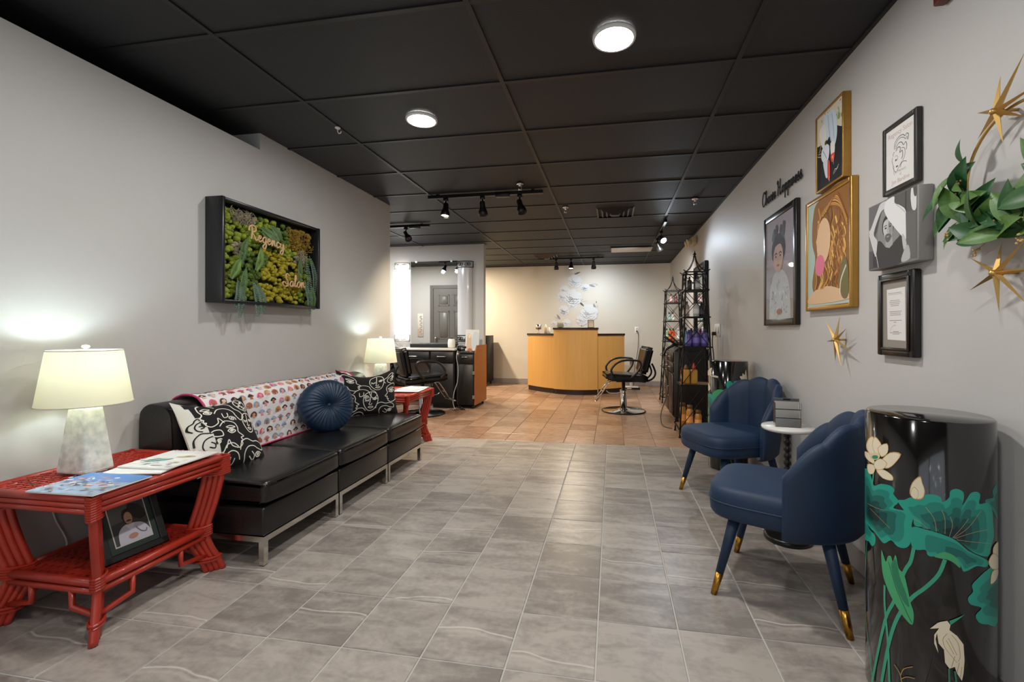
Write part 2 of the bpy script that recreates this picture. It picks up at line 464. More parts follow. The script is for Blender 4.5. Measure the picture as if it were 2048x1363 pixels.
# unseen wall behind the camera, with a shop window added for fill light
w = MB(); wx0, wx1, wz0, wz1 = -2.2, .95, .35, 2.25
w.box((-3.15, -1.62, 0), (wx0, -1.52, CEIL + .08)).box((wx1, -1.62, 0), (WR + .1, -1.52, CEIL + .08))
w.box((wx0, -1.62, 0), (wx1, -1.52, wz0)).box((wx0, -1.62, wz1), (wx1, -1.52, CEIL + .08))
struct(w, 'wall_front', wall_paint)
alu = M('added_window_alu', '#3a3a3c', .4, .6)
win = MB()
for x in (wx0 + .025, -.62, wx1 - .025): win.box((x - .025, -1.6, wz0), (x + .025, -1.54, wz1))
for z in (wz0 + .025, wz1 - .025): win.box((wx0, -1.6, z - .025), (wx1, -1.54, z + .025))
win = struct(win, 'added_window_1', alu)
pm = bpy.data.materials.new('window_glass'); pm.use_nodes = True; nt = pm.node_tree
nt.nodes.remove(nt.nodes['Principled BSDF']); tr_ = nt.nodes.new('ShaderNodeBsdfTransparent'); gl_ = nt.nodes.new('ShaderNodeBsdfGlossy'); gl_.inputs['Roughness'].default_value = .02
ms_ = nt.nodes.new('ShaderNodeMixShader'); ms_.inputs[0].default_value = .08
nt.links.new(tr_.outputs[0], ms_.inputs[1]); nt.links.new(gl_.outputs[0], ms_.inputs[2]); nt.links.new(ms_.outputs[0], nt.nodes['Material Output'].inputs[0])
for a, b in ((wx0 + .05, -.645), (-.595, wx1 - .05)):
    MB().box((a, -1.573, wz0 + .05), (b, -1.567, wz1 - .05)).build('pane', pm, win)
# ---- baseboards
def board(name, lo, hi): return struct(MB().rbox(lo, hi, .004, 1, smooth=False), name, base_vinyl)
board('baseboard_right', (WR - .008, -1.52, 0), (WR, WB, .105))
board('baseboard_back', (LE, WB - .008, 0), (WR - .008, WB, .105))
board('baseboard_left', (WL, -1.52, 0), (WL + .008, 4.55, .105))
board('baseboard_partition', (LE, PY - .008, 0), (-2.015, PY, .105))
# ---- ceiling: black lay-in tiles in a black grid
ceil_tile = M('ceiling_tile_black', '#1b1d20', .62, var=.5, vscale=220, bump=.5, bscale=160, col2='#131315')
grid_mat = M('ceiling_grid_black', '#19191a', .5)
ceiling = struct(MB().box((LE - .1, -1.62, CEIL + .03), (WR + .1, WB + .1, CEIL + .09)), 'ceiling', M('ceiling_void_black', '#0c0c0c', .9))
GX, GY = -1.8164, 1.7752
cx_, cy_, cz_ = ORG[ceiling.name]
xs = [LE] + [GX + 1.22 * k for k in range(-2, 3)] + [WR]
ys = [-1.52] + [GY + .61 * k for k in range(-5, 13)] + [WB]
tcache = {}
for a, b in zip(xs, xs[1:]):
    for d, e in zip(ys, ys[1:]):
        if b - a < .03 or e - d < .03: continue
        key = (round(b - a, 3), round(e - d, 3))
        if key not in tcache:
            q = MB().rbox((-(b - a) / 2 + .004, -(e - d) / 2 + .004, 0), ((b - a) / 2 - .004, (e - d) / 2 - .004, .016), .003, 1, smooth=False)
            o = q.build('ceiling_tile', ceil_tile, ceiling, org=(0, 0, 0)); tcache[key] = o.data
        else:
            o = bpy.data.objects.new('ceiling_tile', tcache[key]); COL.objects.link(o); o.parent = ceiling
        o.location = ((a + b) / 2 - cx_, (d + e) / 2 - cy_, CEIL + .004 - cz_)
for x in xs[1:-1]: part('grid_bar', grid_mat, ceiling, (x - .012, -1.52, CEIL - .004), (x + .012, WB, CEIL + .004))
for y in ys[1:-1]:
    for a, b in zip(xs, xs[1:]): part('grid_bar', grid_mat, ceiling, (a + .012, y - .012, CEIL - .003), (b - .012, y + .012, CEIL + .004))
part('edge_bar', grid_mat, ceiling, (WR - .02, -1.52, CEIL - .006), (WR, WB, CEIL + .004))
part('edge_bar', grid_mat, ceiling, (LE, WB - .02, CEIL - .006), (WR - .02, WB, CEIL + .004))
# ---- door in the return wall (seen in the mirror), facing the back room
dgrey = M('door_paint_grey', '#6b6863', .4); brass = M('knob_nickel', '#c9c2b4', .25, 1)
dx0, dx1 = -3.79, -2.98
dm = MB().box((dx0, 4.55, .01), (dx1, 4.585, 2.03))
door = struct(dm, 'door_1', dgrey)
jm = M('door_casing_grey', '#5e5b57', .45)
cb = MB().box((dx0 - .07, 4.55, 0), (dx0, 4.6, 2.10)).box((dx1, 4.55, 0), (dx1 + .07, 4.6, 2.10)).box((dx0, 4.55, 2.03), (dx1, 4.6, 2.10)); cb.build('casing', jm, door)
for px in (dx0 + .12, dx0 + .46):
    for z0, z1 in ((.2, .82), (.95, 1.55), (1.66, 1.9)):
        q = MB(); fr = .018
        q.box((px, 4.585, z0), (px + .24, 4.588, z1))
        for lo, hi in (((px, z0), (px + fr, z1)), ((px + .24 - fr, z0), (px + .24, z1)), ((px, z0), (px + .24, z0 + fr)), ((px, z1 - fr), (px + .24, z1))):
            q.box((lo[0], 4.585, lo[1]), (hi[0], 4.595, hi[1]))
        q.rbox((px + .035, 4.585, z0 + .035), (px + .205, 4.597, z1 - .035), .008, 1)
        q.build('panel', dgrey, door)
MB().lathe([(.028, 0), (.028, .006), (.012, .01), (.012, .03), (.026, .036), (.03, .05), (.022, .062), (0, .066)], n=20,
           mat=Matrix.Translation((dx0 + .07, 4.585, .97)) @ Matrix.Rotation(-PI / 2, 4, 'X')).build('knob', brass, door)
# ================================================================ CEILING FITTINGS
black_metal = M('metal_black_satin', '#141414', .38, .3)
iron = M('wrought_iron_black', '#1b1917', .5, .5)
chrome = M('chrome', '#d8d8da', .1, 1)
white_plastic = M('plastic_white', '#e6e3dc', .4)
glow_n = M('lamp_glow_neutral', (1, .97, .92), .5, emit=22)
glow_w = M('lamp_glow_warm', (1, .80, .50), .5, emit=30)
glow_c = M('lamp_glow_cool', (.82, .92, 1), .5, emit=45)
lens_off = M('lamp_lens_unlit', '#39383a', .15)
trim_white = M('downlight_trim_white', '#e9e7e3', .45)
dl_labels = ['round recessed ceiling light nearest the gallery wall', 'round recessed ceiling light between the sofa wall and the track lights', 'round recessed ceiling light above the sofa wall',
             'unseen recessed fill light added behind the camera by the gallery wall', 'unseen recessed fill light added behind the camera by the sofa wall',
             'round recessed ceiling light behind the mirror partition', 'round recessed ceiling light over the styling station']
for (x, y, p), lb in zip(DOWNLIGHTS, dl_labels):
    t = thing('recessed_light', lb, 'ceiling light', (x, y, CEIL - .012), group='recessed ceiling lights')
    MB().lathe([(.088, -.005), (.098, -.004), (.1, .004), (.1, .012), (.088, .012), (.088, -.005)], (x, y, CEIL - .012), 40, cap=False).build('trim_ring', trim_white, t)
    MB().lathe([(0, 0), (.088, 0)], (x, y, CEIL - .0135), 40, cap=False).build('lens', glow_w if y > 8 else glow_n, t)
def track_head(parent, x, y, aim, lit=None):
    """spotlight head hanging from a track; aim = direction the lens points"""
    z = CEIL - .045; a = Vector(aim).normalized()
    h = MB().rbox((x - .022, y - .02, z - .03), (x + .022, y + .02, z), .004, 1).tube([(x, y, z - .03), (x, y, z - .075)], .008)
    hd = h.build('stem', black_metal, parent)
    top = Vector((x, y, z - .085)); rot = a.to_track_quat('Z', 'Y').to_matrix().to_4x4()
    mt = Matrix.Translation(top - a * .035) @ rot
    s = MB().lathe([(0, 0), (.022, .0), (.027, .012), (.027, .05), (.032, .07), (.045, .10), (.047, .135), (.042, .14), (.038, .12)], n=24, mat=mt, cap=False).build('shade', black_metal, parent)
    MB().lathe([(0, .122), (.039, .122)], n=24, mat=mt, cap=False).build('bulb', lit or lens_off, s)
    return top + a * .12
def track(name_label, x0, x1, y, heads, conn=None):
    t = thing('track_light', name_label, 'track light', ((x0 + x1) / 2, y, CEIL - .05), group='ceiling track lights')
    MB().rbox((x0, y - .018, CEIL - .045), (x1, y + .018, CEIL - .012), .003, 1, smooth=False).build('rail', black_metal, t)
    for m in ([x0 + .1, x1 - .1]):
        MB().box((m - .015, y - .012, CEIL - .012), (m + .015, y + .012, CEIL - .003)).build('mount', black_metal, t)
    if conn: MB().rbox((conn - .07, y - .028, CEIL - .06), (conn + .07, y + .028, CEIL - .014), .004, 1).build('power_feed', black_metal, t)
    for x, aim, lit, pw, tgt in heads:
        p = track_head(t, x, y, aim, lit)
        if pw: lamp_spot('track_and_fill_spot', p, tgt, pw, WARM if lit == glow_w else COOL, 135, 1.0)
track('black three-head track light over the tile changeover, one head glowing', -1.83, -.66, 4.24,
      [(-1.645, (0, -.22, -1), glow_w, 130, (-1.55, 5.6, 0)), (-1.265, (.05, .1, -1), None, 0, None), (-.89, (.3, -.1, -1), None, 0, None)], conn=-1.06)
track('short black track light aimed at the styling mirror', -3.35, -2.3, 5.36,
      [(-2.62, (.55, -.35, -.75), None, 0, None), (-2.95, (-.1, .6, -1), glow_c, 12, (-2.9, 6.5, .7)), (-3.22, (-.2, .5, -1), glow_c, 8, (-3.4, 6.6, 1))], conn=-2.5)
track('black three-head track light in front of the flower decal, middle head glowing', -1.2, -.16, 8.28,
      [(-1.04, (0, .2, -1), None, 0, None), (-.76, (0, -.3, -1), glow_w, 85, (-.8, 7.2, 0)), (-.345, (0, .35, -1), glow_c, 42, (-.2, 9.36, 1.3))])
# spot pair at the right, running towards the back wall
t = thing('track_light', 'short track light by the gallery wall with one bright cool-white spot', 'track light', (.64, 6.2, CEIL - .05), group='ceiling track lights')
MB().rbox((.622, 5.62, CEIL - .045), (.658, 6.85, CEIL - .012), .003, 1, smooth=False).build('rail', black_metal, t)
for m in (5.75, 6.7): MB().box((.628, m - .015, CEIL - .012), (.652, m + .015, CEIL - .003)).build('mount', black_metal, t)
p = track_head(t, .64, 6.15, (.25, -.75, -.55), glow_c); lamp_spot('track_and_fill_spot', p, (1.155, 4.6, 1.2), 18, COOL, 120, 1.0)
p = track_head(t, .64, 6.62, (.4, .3, -.8), None); lamp_spot('track_and_fill_spot', (.7, 6.4, 2.3), (.3, 8.4, .3), 55, NEUT, 140, 1.0)  # unlit head; the spot beside it is added to fill the back room
# sprinklers
for x, y, lb in ((-.846, 4.046, 'chrome ceiling sprinkler above the three-head track light'), (-.512, 4.904, 'ceiling sprinkler between the track light and the black vent'), (.84, 4.814, 'ceiling sprinkler close to the gallery wall')):
    t = thing('sprinkler', lb, 'sprinkler', (x, y, CEIL - .07), group='ceiling sprinklers')
    MB().lathe([(.035, 0), (.03, -.012), (.012, -.014), (.01, -.03)], (x, y, CEIL - .003), 20).build('escutcheon', chrome, t)
    MB().tube([(x - .012, y, CEIL - .03), (x - .016, y, CEIL - .045), (x - .004, y, CEIL - .062), (x + .004, y, CEIL - .062), (x + .016, y, CEIL - .045), (x + .012, y, CEIL - .03)], .003, 6).lathe([(.0, 0), (.016, -.001), (.016, -.004), (0, -.005)], (x, y, CEIL - .062), 16).build('frame_arm', chrome, t)
# square air vents
def vent(x, y, sx, sy, label, mat):
    t = thing('ceiling_vent', label, 'air vent', (x, y, CEIL - .04), group='ceiling air vents')
    for k, f in enumerate((1, .74, .5, .28)):
        a, b = sx / 2 * f, sy / 2 * f; z0 = CEIL - .005 - .009 * k
        q = MB()
        i, j = a - .045 * sx, b - .045 * sy
        vs = [(x + u * a, y + v * b, z0) for u, v in ((-1, -1), (1, -1), (1, 1), (-1, 1))] + [(x + u * max(i, .01), y + v * max(j, .01), z0 - .018) for u, v in ((-1, -1), (1, -1), (1, 1), (-1, 1))]
        q.add(vs, [(0, 1, 5, 4), (1, 2, 6, 5), (2, 3, 7, 6), (3, 0, 4, 7)])
        if k == 3: q.add(vs[4:], [(0, 1, 2, 3)])
        q.build('louvre', mat, t)
vent(.03, 5.2, .42, .42, 'black louvred ceiling vent in the middle of the back room', M('vent_black', '#100f0f', .5))
vent(-1.2, 8.15, .42, .42, 'louvred ceiling vent near the flower decal', M('vent_brown', '#4a4130', .5))
# unlit flat panel
t = thing('ceiling_panel_light', 'pale unlit rectangular ceiling light panel by the cool-white spot', 'ceiling light', (.31, 7.62, CEIL - .03))
MB().rbox((-.02, 7.45, CEIL - .03), (.64, 7.79, CEIL - .005), .006, 1).build('diffuser', M('panel_diffuser', '#cfcac2', .4), t)
MB().box((-.03, 7.44, CEIL - .012), (.65, 7.80, CEIL - .004)).build('frame', black_metal, t)
# white hook
t = MB().lathe([(.018, 0), (.018, -.004), (.006, -.012)], (-1.8164, 2.717, CEIL - .005), 14)
t.tube(smooth([(-1.8164, 2.717, CEIL - .015), (-1.8164, 2.717, CEIL - .032), (-1.807, 2.717, CEIL - .045), (-1.795, 2.717, CEIL - .042), (-1.791, 2.717, CEIL - .032)], 4), .003, 8)
tag(t.build('ceiling_hook', white_plastic), 'small white hook clipped to the black ceiling grid', 'hook')
# emergency light on the right wall, red fitting near the top of the frame
t = thing('emergency_light', 'beige two-head emergency light high on the gallery wall', 'emergency light', (1.1, 6.55, 2.3))
MB().rbox((1.075, 6.42, 2.34), (1.153, 6.70, 2.44), .012, 2).build('housing', M('emergency_beige', '#c8b48c', .45), t)
for y in (6.46, 6.62):
    MB().lathe([(.03, 0), (.045, .02), (.05, .05), (.046, .055), (.04, .045)], n=20, mat=Matrix.Translation((1.075, y, 2.37)) @ Matrix.Rotation(-PI / 2 - .25, 4, 'Y')).build('lamp_head', M('emergency_cream', '#d8c9a4', .4), t)
t = thing('alarm_strobe', 'dark red wall fitting high above the star and wreath', 'alarm', (1.13, 1.745, 2.285))
MB().rbox((1.115, 1.69, 2.285), (1.153, 1.79, 2.39), .006, 2).build('housing', M('alarm_red', '#5a2320', .4), t)
MB().rbox((1.105, 1.715, 2.32), (1.115, 1.765, 2.36), .004, 1).build('lens', M('alarm_lens', '#d8d2cc', .2), t)
# ================================================================ LEFT SIDE: tables, lamps, sofa
red = M('rattan_red_lacquer', '#ad301e', .36, var=.35, vscale=14, col2='#8a2213', coat=.25)
red_d = M('rattan_weave_red', '#a52a1a', .42, var=.4, vscale=30, col2='#741a0e')
def rattan_table(loc, label):
    t = thing('rattan_side_table', label, 'side table', loc, group='red rattan side tables'); x0, y0, _ = loc
    hx, hy, H = .262, .275, .55
    P = lambda x, y, z: (x0 + x, y0 + y, z)
    # apron: three stacked poles on each side
    for k, nm in ((0, 'apron'),):
        for ax, sg in (('x', 1), ('x', -1), ('y', 1), ('y', -1)):
            q = MB()
            for z, r in ((H - .016, .016), (H - .041, .0115), (H - .062, .0115)):
                if ax == 'x': q.tube([P(sg * hx, -hy + .02, z), P(sg * hx, hy - .02, z)], r, 8)
                else: q.tube([P(-hx + .02, sg * hy, z), P(hx - .02, sg * hy, z)], r, 8)
            q.build('apron', red, t)
    # legs: flat bundles of four poles on the diagonal, waisted above the shelf
    for sx in (1, -1):
        for sy in (1, -1):
            q = MB(); dg = Vector((sx, sy, 0)).normalized()
            for k in range(4):
                pr = [(.50, .0), (.44, -.004), (.32, -.03), (.2, -.062), (.13, -.05), (.06, -.02), (0.0, .002)]
                if k in (1, 2): pr = pr[:]
                pts = []
                for z, d in smooth(pr, 3):
                    c = Vector((sx * (hx - .004), sy * (hy - .004), 0)) + dg * (d - .022 * k * (1.0 if z > .12 else .95))
                    pts.append(P(c.x, c.y, z if z > 0.001 else 0))
                q.tube(pts, .0125 if k else .014, 8)
            lg = q.build('leg', red, t)
            for z0, z1, d in ((.455, .545, .004), (.175, .225, -.058), (.05, .075, -.022)):
                b = MB(); n = int((z1 - z0) / .009)          # cane binding
                for i in range(n):
                    z = z0 + (z1 - z0) * (i + .5) / n
                    c = Vector((sx * (hx - .004), sy * (hy - .004), 0)) + dg * (d - .033)
                    sd = Vector((-dg.y, dg.x, 0)); wd = .05 if z < .4 else .058
                    ring = [c + dg * wd * math.cos(a) + sd * .021 * math.sin(a) for a in [2 * PI * j / 14 for j in range(14)]]
                    b.tube([P(p.x, p.y, z + .002 * math.sin(j)) for j, p in enumerate(ring)], .0052, 5, closed=True)
                b.build('binding', red, lg)
    # woven top and shelf
    for z, ax_, ay_, nm in ((H - .008, hx - .012, hy - .012, 'woven_top'), (.205, hx - .06, hy - .06, 'woven_shelf')):
        q = MB().box(P(-ax_, -ay_, z - .012), P(ax_, ay_, z - .004)); nx = 22; ny = 12
        for j in range(ny * 2):
            for i in range(nx):
                a = -ax_ + 2 * ax_ * (i + .5) / nx; c = -ay_ + 2 * ay_ * (j + .5) / (ny * 2)
                L_ = ax_ / nx * 2.1; s = .55 if (i + j // 1) % 2 else -.55
                m = Matrix.Translation(P(a, c, z - .003 + (.0025 if (i + j) % 2 else 0))) @ Matrix.Rotation(.32 * (1 if i % 2 else -1), 4, 'Z')
                q.box((-L_ / 2, -.008, -.003), (L_ / 2, .008, .003), mat=m)
        q.build(nm, red_d, t)['kind'] = 'stuff'
    # shelf rails and fretwork brackets
    for ax, sg in (('x', 1), ('x', -1), ('y', 1), ('y', -1)):
        q = MB(); a = hx - .05; c = hy - .05
        for z, r in ((.2, .016), (.168, .0125)):
            if ax == 'x': q.tube([P(sg * a, -c, z), P(sg * a, c, z)], r, 8)
            else: q.tube([P(-a, sg * c, z), P(a, sg * c, z)], r, 8)
        rl = q.build('shelf_rail', red, t)
        for e in (1, -1):
            q = MB()
            if ax == 'x': pts = [P(sg * a, e * c * .45, .165), P(sg * a, e * c * .45, .098), P(sg * (a + .0), e * c, .078)]
            else: pts = [P(e * a * .45, sg * c, .165), P(e * a * .45, sg * c, .098), P(e * a, sg * c, .078)]
            q.tube(pts, .011, 8); q.build('bracket', red, rl)
    return t
T1 = (-2.112, 1.588, 0); T2 = (-2.112, 4.09, 0)
rattan_table(T1, 'red rattan side table holding magazines and a photo frame below')
rattan_table(T2, 'red rattan side table at the far end of the black sofa')

# ---- lamps
shade_m = bpy.data.materials.new('lamp_shade_linen'); shade_m.use_nodes = True
nt = shade_m.node_tree; pb = nt.nodes['Principled BSDF']; pb.inputs['Base Color'].default_value = (*lin('#e6dfc6'), 1); pb.inputs['Roughness'].default_value = .9
tl = nt.nodes.new('ShaderNodeBsdfTranslucent'); tl.inputs['Color'].default_value = (*lin('#efe6c2'), 1)
ms = nt.nodes.new('ShaderNodeMixShader'); ms.inputs[0].default_value = .10
nt.links.new(pb.outputs[0], ms.inputs[1]); nt.links.new(tl.outputs[0], ms.inputs[2]); nt.links.new(ms.outputs[0], nt.nodes['Material Output'].inputs[0])
wv = nt.nodes.new('ShaderNodeTexNoise'); wv.inputs['Scale'].default_value = 240; bp = nt.nodes.new('ShaderNodeBump'); bp.inputs['Strength'].default_value = .15
nt.links.new(wv.outputs[0], bp.inputs['Height']); nt.links.new(bp.outputs[0], pb.inputs['Normal'])
ceram = M('lamp_base_mottled_ceramic', '#dcd9d2', .5, var=.8, vscale=34, col2='#a9ada6')
def lamp(loc, label):
    x, y, z = loc; t = thing('table_lamp', label, 'lamp', loc, group='table lamps')
    b = MB(); prof = [(0, .077, .056), (.006, .079, .058), (.262, .046, .036), (.268, .042, .033)]
    vs = []; n = 24
    for h, ax, ay in prof:
        for k in range(n):
            a = 2 * PI * k / n; ca, sa = math.cos(a), math.sin(a)
            e = .22   # rounded rectangle
            vs.append((x + ax * math.copysign(abs(ca) ** e, ca), y + ay * math.copysign(abs(sa) ** e, sa), z + h))
    fs = [(i * n + j, i * n + (j + 1) % n, (i + 1) * n + (j + 1) % n, (i + 1) * n + j) for i in range(len(prof) - 1) for j in range(n)]
    b.add(vs, fs + [tuple(range(n - 1, -1, -1)), tuple(range(3 * n, 4 * n))], 0, False).build('base', ceram, t)
    MB().lathe([(.02, .268), (.02, .276), (.015, .278), (.015, .292), (.019, .294), (.019, .31), (.006, .315), (.006, .52)], (x, y, z), 20).build('neck', M('lamp_neck_white', '#dfe3e2', .3), t)
    r0, r1, z0, z1 = .152, .119, .283, .508
    MB().lathe([(r0, z0), (r1, z1)], (x, y, z), 56, cap=False).build('shade', shade_m, t)
    rim = MB()
    for r, h in ((r0, z0), (r1, z1)): rim.tube([(x + r * math.cos(2 * PI * k / 40), y + r * math.sin(2 * PI * k / 40), z + h) for k in range(40)], .0022, 6, closed=True)
    rim.build('shade_rim', M('lamp_rim', '#c9c3ae', .7), t)
    MB().lathe([(.0, .535), (.012, .53), (.014, .522), (.004, .515), (.004, .505)], (x, y, z), 16).tube([(x - r1, y, z + .505), (x + r1, y, z + .505)], .002, 6).build('finial', white_plastic, t)
    MB().ico((x, y, z + .40), .028, 2).build('bulb', M('lamp_bulb_glow', (.9, .97, 1), .5, emit=6), t)
    lamp_point('table_lamp_light', (x, y, z + .445), 4.2, (.76, .94, 1.0), .03)
    return t
LMP = lamp((-2.206, 1.54, .552), 'cream-shaded lamp with mottled base among the magazines')
lamp((-2.2, 3.97, .552), 'cream-shaded lamp behind the far line-face cushion')

# ---- magazines
pagew = M('magazine_paper_white', '#ebe8e3', .35)
def magazine(c, w, h, rz, z, label, art, th=.006):
    t = thing('magazine', label, 'magazine', (c[0], c[1], z), group=None)
    m = Matrix.Translation((c[0], c[1], z)) @ Matrix.Rotation(rz, 4, 'Z')
    def sag(p): return p
    MB().rbox((-w / 2, -h / 2, 0), (w / 2, h / 2, th), .0015, 1, mat=m).build('pages', pagew, t)
    pr = Print(lambda u, v, k: tuple(m @ Vector(((u - .5) * w, (v - .5) * h, th + k))))
    art(pr); pr.build('cover', t)
def art_hills(p):
    p.poly([(0, 0), (1, 0), (1, 1), (0, 1)], flat('#9fb4cf', .3))
    p.poly([(0, .55), (1, .62), (1, 1), (0, 1)], flat('#5d8fd0', .3))
    rr = random.Random(3); cols = ['#d9b79a', '#b8a5a0', '#8b97b0', '#c97f78', '#e6dfd6', '#74879c', '#a8805c', '#b04a52', '#dfe6ee']
    for k in range(70):
        u, v = rr.uniform(.04, .96), rr.uniform(.05, .62)
        p.poly(ell(u, v, rr.uniform(.012, .06), rr.uniform(.01, .04), 7, rr.uniform(0, 3)), flat(rr.choice(cols), .3))
    for k in range(9):
        u = .1 + .1 * k; p.line(smooth([(u - .03, .72), (u + .02, .83), (u + .05, .92)], 3), .012, flat('#e8eef6', .3))
    p.poly([(.02, .02), (.12, .02), (.12, .06), (.02, .06)], flat('#2b2622'))
def art_white(p):
    p.poly([(0, 0), (1, 0), (1, 1), (0, 1)], flat('#e9e6e2', .3))
    rr = random.Random(8)
    p.poly(smooth([(.12, .35), (.3, .5), (.55, .52), (.5, .38), (.25, .28)], 4, True), flat('#7fb5a8', .3))
    p.poly(smooth([(.5, .6), (.7, .72), (.86, .66), (.7, .58)], 4, True), flat('#c2b08a', .3))
    p.poly(ell(.7, .66, .06, .03), flat('#8d7c58', .3))
    for k in range(22):
        u, v = rr.uniform(.08, .92), rr.uniform(.06, .5)
        p.poly(ell(u, v, rr.uniform(.03, .09), rr.uniform(.01, .03), 7, .3), flat(rr.choice(['#d9cfc4', '#c9c4d4', '#d6c3a8', '#cfd6d2', '#b9b2bf']), .3))
    for k in range(6):
        u = .14 + .13 * k; p.line([(u, .84), (u + .03, .94)], .018, flat('#a05560', .3)); p.line([(u + .03, .94), (u + .07, .84)], .014, flat('#a05560', .3))
def art_plain(p):
    p.poly([(0, 0), (1, 0), (1, 1), (0, 1)], flat('#efece8', .3))
    for k in range(7): p.line([(.1, .15 + .1 * k), (.9, .15 + .1 * k)], .012, flat('#d5d0cb'))
    p.poly([(.1, .82), (.6, .82), (.6, .9), (.1, .9)], flat('#b9a7a4'))
magazine((-1.97, 1.395), .29, .215, .03, .553, 'colourful blue-sky magazine at the near corner of the red table', art_hills)
magazine((-1.975, 1.61), .24, .2, .25, .553, 'white magazine lying under another beside the lamp', art_plain, .005)
magazine((-1.965, 1.70), .24, .26, .05, .5595, 'white magazine with green print on top beside the lamp', art_white)
magazine((-1.965, 4.12), .25, .28, .1, .553, 'white magazine on the far red table', art_plain, .005)
magazine((-1.98, 4.2), .22, .27, -.15, .5595, 'pale open booklet lying over the magazine on the far red table', art_plain, .004)

# ---- framed photo on the near table's shelf
def leaning(loc, rz, lean): return Matrix.Translation(loc) @ Matrix.Rotation(rz, 4, 'Z') @ Matrix.Rotation(-lean, 4, 'X')
t = thing('photo_frame', 'black frame with green mat and a portrait photo on the rattan shelf', 'photo frame', (-1.96, 1.565, .212))
m = leaning((-1.955, 1.56, .212), PI / 2 - .12, .42)     # local x along the frame, y into the back, z up
fw, fh = .235, .265
q = MB()
for lo, hi in (((-fw / 2, 0), (-fw / 2 + .028, fh)), ((fw / 2 - .028, 0), (fw / 2, fh)), ((-fw / 2, 0), (fw / 2, .028)), ((-fw / 2, fh - .028), (fw / 2, fh))):
    q.rbox((lo[0], 0, lo[1]), (hi[0], .018, hi[1]), .003, 1, mat=m, smooth=False)
q.build('frame', M('frame_black', '#121212', .4), t)
MB().box((-fw / 2 + .02, .008, .02), (fw / 2 - .02, .014, fh - .02), mat=m).build('mat_board', M('mat_dark_green', '#26332d', .6), t)
pr = Print(lambda u, v, h: tuple(m @ Vector((-.065 + .13 * u, .008 - h, .055 + .16 * v))))
pr.poly([(-.03, -.03), (1.03, -.03), (1.03, 1.03), (-.03, 1.03)], flat('#cfcac2')).poly([(0, 0), (1, 0), (1, 1), (0, 1)], flat('#3f4240'))
pr.poly([(.0, .55), (.45, .6), (.55, 1), (0, 1)], flat('#5b5d58')).poly(smooth([(.55, .95), (.85, .9), (.98, .6), (.8, .5), (.55, .7)], 4, True), flat('#20201f'))
pr.poly(smooth([(.1, 0), (.14, .3), (.32, .46), (.55, .47), (.82, .4), (.98, .2), (1, 0)], 5) , flat('#c9c6d2'))
pr.poly(smooth([(.35, .45), (.5, .3), (.62, .46)], 4), flat('#e4e2e8')).poly(ell(.47, .66, .15, .21), flat('#2c231f')).poly(ell(.48, .62, .115, .165), flat('#b98a72'))
pr.poly(smooth([(.4, .55), (.48, .53), (.56, .55), (.48, .58)], 3, True), flat('#4a332a')).line(smooth([(.62, .34), (.72, .2), (.85, .15), (.9, .22)], 4), .03, flat('#77777f'))
pr.poly(ell(.5, .14, .13, .07), flat('#b98a72')).build('photograph', t)
MB().bar(m @ Vector((0, .02, .2)), m @ Vector((0, .11, .035)), .04, .004).build('easel_back', M('easel_black', '#191919', .7), t)
# lamp cord on the wall
(MB().tube(smooth([(-2.395, 1.56, .53), (-2.396, 1.545, .42), (-2.398, 1.56, .32), (-2.395, 1.60, .2), (-2.39, 1.57, .105), (-2.39, 1.62, .01)], 5), .0035, 6).build('cord', white_plastic, LMP))

